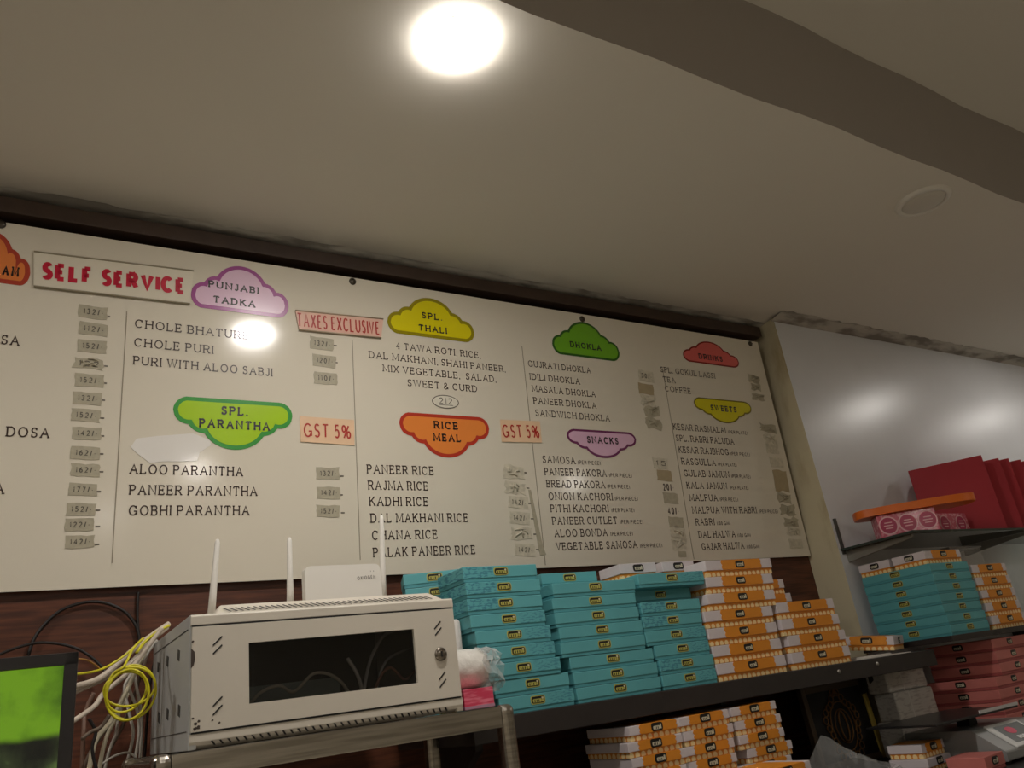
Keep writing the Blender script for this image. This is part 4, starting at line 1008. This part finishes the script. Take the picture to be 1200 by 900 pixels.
M_TUB = None
def tubpat(nt):
    vec, x, y, z = coords(nt); return smooth(nt, noise(nt, vec, 70, 4), .5, .6)
M_TUB = two_tone('pink floral print', (208, 96, 118), (232, 160, 172), tubpat, .12)
M_MED = mat('rose medallion', (176, 44, 84), .2); M_MEDR = mat('pale pink ring', (240, 190, 196), .2)
def pink_tub(loc, w, d, h, rz, nmed, label):
    t = thing('gift_tub', label, 'box', loc, (0, 0, rz), 'pink patterned boxes on the glass shelf')
    b = MB(); b.box(0, w, 0, d, 0, h); b.build('carton', M_TUB, t, .004, 3)
    for i in range(nmed):
        cx = w * (i + .5) / nmed; r = h * .40
        b = MB(); b.lathe([(r, 0), (r, -.001), (r * .85, -.001), (.001, -.001)], (cx, 0, h * .5), (0, 1, 0), 30, 0)
        med = MB()
        med.prism([(cx + r * math.cos(k * math.pi / 16), -.0012, h * .5 + r * math.sin(k * math.pi / 16)) for k in range(32)], (0, .0012, 0), 1)
        med.prism([(cx + r * .86 * math.cos(k * math.pi / 16), -.0020, h * .5 + r * .86 * math.sin(k * math.pi / 16)) for k in range(32)], (0, .0012, 0), 0)
        for k in range(3):
            zz_ = h * .5 + (k - 1) * r * .3; med.box(cx - r * (.5 - .12 * abs(k - 1)), cx + r * (.5 - .1 * abs(k - 1)), -.0028, -.0018, zz_ - r * .05, zz_ + r * .05, 1)
        med.build('medallion', [M_MED, M_MEDR], t)
    return t
pb_ = at_z(1103, 620, ZG + .001); pa_ = at_z(1034, 631, ZG + .001)
v_ = Vector((pb_.x - pa_.x, pb_.y - pa_.y, 0)); 
pink_tub((pa_.x, pa_.y, ZG + .0004), v_.length, .085, .083, math.atan2(v_.y, v_.x), 3, 'pink medallion patterned box turned at an angle on the glass shelf under the orange tray')
pr_ = at_z(1146, 620, ZG + .001)
pink_tub((2.955, -.300, ZG + .0004), .215, .09, .083, 0.0, 2, 'pink medallion patterned box at the back of the glass shelf, right under the tray end')
# orange tray on top: rounded long shape
zt3 = ZG + .0004 + .083
la = at_z(1006, 606, zt3 + .004); lb = at_z(1149, 582, zt3 + .004)
ax = Vector((lb.x - la.x, lb.y - la.y, 0)); Lt = ax.length; rzt = math.atan2(ax.y, ax.x)
t = thing('oval_tray', 'long orange oval tray lying upside down on the pink patterned boxes', 'tray', ((la.x + lb.x) / 2 + .045, (la.y + lb.y) / 2 + .05, zt3 + .0004), (0, 0, rzt))
def stad(L_, Wd, z, n=20):
    out = []; rx_, ry_ = L_ / 2, Wd / 2
    for i in range(4 * n):
        a = 2 * math.pi * i / (4 * n); c_, s_ = math.cos(a), math.sin(a); e_ = .62
        out.append((rx_ * abs(c_) ** e_ * (1 if c_ >= 0 else -1), ry_ * abs(s_) ** e_ * (1 if s_ >= 0 else -1), z))
    return out
Wd = .15; b = MB(); b.prism(stad(Lt, Wd, 0), (0, 0, .027), 0, True); b.build('tray_body', mat('orange plastic', (226, 110, 22), .35), t, .003, 3)

# boxes below the glass shelf: right wooden shelf
ZW = 1.497; YW = -.43
t = thing('corner_shelf', 'dark shelf on the white panel holding teal boxes, right of the long shelf', 'shelf', (2.60, PY, ZW - .018))
b = MB(); b.box(2.60, 4.5, YW, PY - .002, ZW - .018, ZW); in_root(t, b).build('shelf_board', M_SHELF, t, .001)
for x in (3.6, 4.3):
    b = MB(); b.prism([(x, PY - .002, ZW - .018), (x, YW + .08, ZW - .018), (x, PY - .002, ZW - .12)], (.012, 0, 0)); in_root(t, b).build('bracket', M_SHELF, t)
GTR = 'teal sweet boxes on the corner shelf'
xs = [2.648 + .0 * i for i in range(7)]
seven = stack('teal', [2.652, 2.652, 2.650, 2.650, 2.649, 2.648, 2.648], -.405, ZW, .232, .27, .0338, 'teal sweet box, %s in the wrapped corner shelf stack', GTR, var='p', jit=.002)
# logo on the left flank too
for o in seven:
    e = put('emblem', BADGE_T, o); e.location = (-.0004, .135, .021); e.rotation_euler = (0, 0, -math.pi / 2)
ztop7 = ZW + 7 * .0338
for i, (y_, nm) in enumerate(((-.395, 'front'), (-.255, 'rear'))):
    o = sweet_box('orange', 2.655, y_, ztop7 + .0003, .215, .125, .044, 'orange and white sweet box on the wrapped teal stack, %s one' % nm, 'orange boxes on the wrapped teal stack', 'q')
    e = put('emblem', BADGE_O, o); e.location = (-.0016, .06, .030); e.rotation_euler = (0, 0, -math.pi / 2)
stack('orange', [2.915, 2.912, 2.908, 2.902, 2.899], -.405, ZW, .225, .19, .0445, 'orange and white sweet box, %s beside the wrapped teal stack', 'orange boxes on the corner shelf', var='q', jit=.006)
t = thing('clear_tub', 'stack of clear plastic tubs under the glass shelf at the picture edge', 'tub', (3.05, -.26, ZW + 5 * .0445 + .0003))
b = MB(); b.prism([(x, -.05, z) for x, z in rrect(-.09, .12, 0, .075, .012)], (0, .12, 0)); b.build('tub_body', M_CLEAR, t, .003)
b = MB(); b.box(-.095, .125, -.055, .075, .0755, .082); b.build('tub_lid', mat('grey lid', (120, 118, 116), .3), t, .002)

# pink boxes on the counter, in two piles
GP = 'dusty pink sweet boxes at the right edge'
def pink_stack(xs, y0, d, w, z0, hh, rz_, desc):
    for i, x in enumerate(xs):
        k = len(xs) - 1 - i; word = 'topmost' if k == 0 else 'lowest' if i == 0 else ORD[k] + ' from the top'
        o = sweet_box('pink', x, y0, z0 + i * hh, w, d, hh - .0004, desc % word, GP, 'p', rz_)
        e = put('emblem', BADGE_O, o); e.location = (-.0004, d * .5, hh * .62); e.rotation_euler = (0, 0, -math.pi / 2)
hp = .0385
pink_stack([2.80 - .008 * (i < 5) * 2 - .003 * (4 - i if i < 5 else 0) + (.035 if i >= 5 else 0) for i in range(8)], -.42, .24, .25, ZC, hp, .06, 'dusty pink sweet box, %s in the pile under the corner shelf')

# paper packs, framed picture, plastic bag
M_PACK = two_tone('printed paper pack', (200, 196, 188), (176, 170, 164), lambda nt: smooth(nt, noise(nt, coords(nt)[0], 45, 4, (.5, 1, 3)), .5, .6), .3)
packs = [(2.445, -.27, 0, .23, .09, .105, .02, 'white printed paper pack, lowest of the pile below the shelf'), (2.462, -.262, .1055, .205, .08, .085, -.02, 'white printed paper pack in the middle of the pile below the shelf'),
         (2.452, -.258, .191, .222, .08, .062, .03, 'white printed paper pack on top of the pile below the shelf')]
for x, y, z, w, d, h, rzz, l in packs:
    t = thing('paper_pack', l, 'paper pack', (x, y, ZC + z + .0003), (0, 0, rzz), 'paper packs below the shelf')
    b = MB(); b.box(0, w, 0, d, 0, h); b.build('bundle', M_PACK, t, .006, 2)
    b = MB(); b.box(w * .35, w * .37, -.0006, d + .0006, 0, h + .0005); b.build('seam', mat('pale seam', (214, 210, 204), .3), t)
t = thing('picture_frame', 'dark picture with an ornate gold oval, in a thin gold frame, standing on the counter', 'picture', (2.160, -.155, ZC), (-.05, 0, 0))
fw, fh = .318, .245; fb = .020
b = MB(); b.box(fb * .5, fw - fb * .5, 0, .01, fb * .5, fh - fb * .5); b.build('picture_panel', mat('black velvet', (14, 11, 12), .6), t)
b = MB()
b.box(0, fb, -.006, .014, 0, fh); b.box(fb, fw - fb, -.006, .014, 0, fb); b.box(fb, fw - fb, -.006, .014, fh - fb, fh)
b.build('frame', mat('gold frame in painted shade', (70, 54, 36), .5), t, .002)  # shadow put into the colour of the left, top and bottom bars
b = MB(); b.box(fw - fb, fw, -.006, .014, 0, fh)
o = b.build('frame_edge', mat('worn gold frame', (196, 172, 84), .45, .2), t, .002); o['label'] = 'yellowish gold right edge'
b = MB(); cx, cz = fw * .50, fh * .47
for k in range(26):
    a = 2 * math.pi * k / 26; r0 = 1 + .12 * math.sin(a * 5)
    px, pz = cx + .072 * r0 * math.cos(a), cz + .092 * r0 * math.sin(a)
    b.tube([(px + .011 * math.cos(q * math.pi / 4), -.003, pz + .011 * math.sin(q * math.pi / 4)) for q in range(8)], .0022, 5, 0, True)
for rr2 in (.8, .55):
    b.tube([(cx + .072 * rr2 * math.cos(q * math.pi / 12), -.003, cz + .092 * rr2 * math.sin(q * math.pi / 12)) for q in range(24)], .0022, 5, 0, True)
b.tube([(cx + .018 * math.cos(q * math.pi / 8), -.003, cz + .045 * math.sin(q * math.pi / 8)) for q in range(16)], .003, 5, 0, True)
b.tube([(cx - .012, -.003, cz + .095), (cx, -.003, cz + .112), (cx + .012, -.003, cz + .095)], .003, 5, 0)
b.build('gold_ornament', mat('antique gold', (120, 84, 42), .45, .5), t)

t = thing('plastic_bag', 'crumpled clear plastic bag on the counter before the dark picture', 'bag', (1.945, -.42, ZC + .001))
b = MB(); rnd = random.Random(21); nu, nv = 10, 7; vs = []
for i in range(nu + 1):
    for j in range(nv + 1):
        s_, q = i / nu, j / nv
        hgt = .125 * math.sin(math.pi * min(1, q * 1.05) * .95) * (math.exp(-((s_ - .3) / .28) ** 2) + .35 * math.exp(-((s_ - .75) / .25) ** 2))
        vs.append((-.15 + .345 * s_ + rnd.uniform(-.008, .008), -.10 + .20 * q + rnd.uniform(-.01, .01), max(.001, hgt + rnd.uniform(-.014, .014))))
b.add(vs, [(i * (nv + 1) + j, i * (nv + 1) + j + 1, (i + 1) * (nv + 1) + j + 1, (i + 1) * (nv + 1) + j) for i in range(nu) for j in range(nv)])
b.build('film', M_CLEAR, t)

# small boxes near the scale
sweet_box('orange', 2.175, -.50, ZC + .035, .125, .10, .036, 'orange sweet box, upper of the pair left of the weighing scale', 'small boxes left of the scale', 'q', .10)
sweet_box('orange', 2.170, -.51, ZC, .13, .11, .0348, 'white sided sweet box, lower of the pair left of the weighing scale', 'small boxes left of the scale', 'w', .10)
sweet_box('pink', 2.165, -.675, ZC - .0, .115, .10, .038, 'dusty pink sweet box in front of the weighing scale', GP, 'p', .12)

# weighing scale
t = thing('weighing_scale', 'grey electronic weighing scale with a tilted display at the right bottom edge', 'scale', (2.335, -.52, ZC))
M_SC = mat('grey scale plastic', (150, 150, 148), .4)
b = MB(); b.prism([(-.02, y, z) for y, z in ((-.13, .006), (-.13, .03), (-.05, .085), (.16, .085), (.16, .006))], (.30, 0, 0)); b.build('body', M_SC, t, .004, 2)
sl = Vector((0, .08, .055)).normalized(); nn = Vector((0, -sl.z, sl.y)); cc = Vector((.125, -.09, .0575)) + nn * .002
b = MB(); b.obox(cc, (.085, 0, 0), sl * .048, nn * .0035); b.build('display_frame', mat('pale display frame', (222, 222, 220), .3), t, .003)
b = MB(); b.obox(cc + nn * .0036 + Vector((.004, 0, 0)), (.066, 0, 0), sl * .034, nn * .0008); disp = b.build('display', mat('grey display', (110, 114, 114), .25), t)
b = MB(); c2 = cc + nn * .0046 - Vector((.012, 0, 0)) + sl * .010
b.prism([c2 + Vector((.022 * math.cos(k * math.pi / 10), 0, 0)) + sl * .014 * math.sin(k * math.pi / 10) for k in range(20)], nn * .0006); b.build('red_badge', mat('red badge', (222, 30, 84), .3), disp)
b = MB()
for k in range(5):
    b.obox(cc + nn * .005 + Vector((-.022 + .013 * k, 0, 0)) - sl * .020, (.0045, 0, 0), sl * .006, nn * .0005)
b.build('display_print', mat('pale print', (230, 230, 230), .3), disp)
for x in (.0, .26):
    for y in (-.11, .14):
        b = MB(); b.lathe([(.012, 0), (.012, .0065)], (x, y, 0), n=16); b.build('foot', M_DARK, t)
b = MB(); b.box(.10, .14, .02, .06, .084, .118); b.build('pan_support', M_DARK, t)
b = MB(); b.box(-.20, .22, -.07, .15, .118, .124); b.build('pan', mat('dark steel pan', (64, 62, 62), .3, .7), t, .002)
b = MB(); b.box(.02, .22, -.072, -.066, .124, .132); b.build('pan_rim', mat('bright pan rim', (206, 204, 204), .3), t)
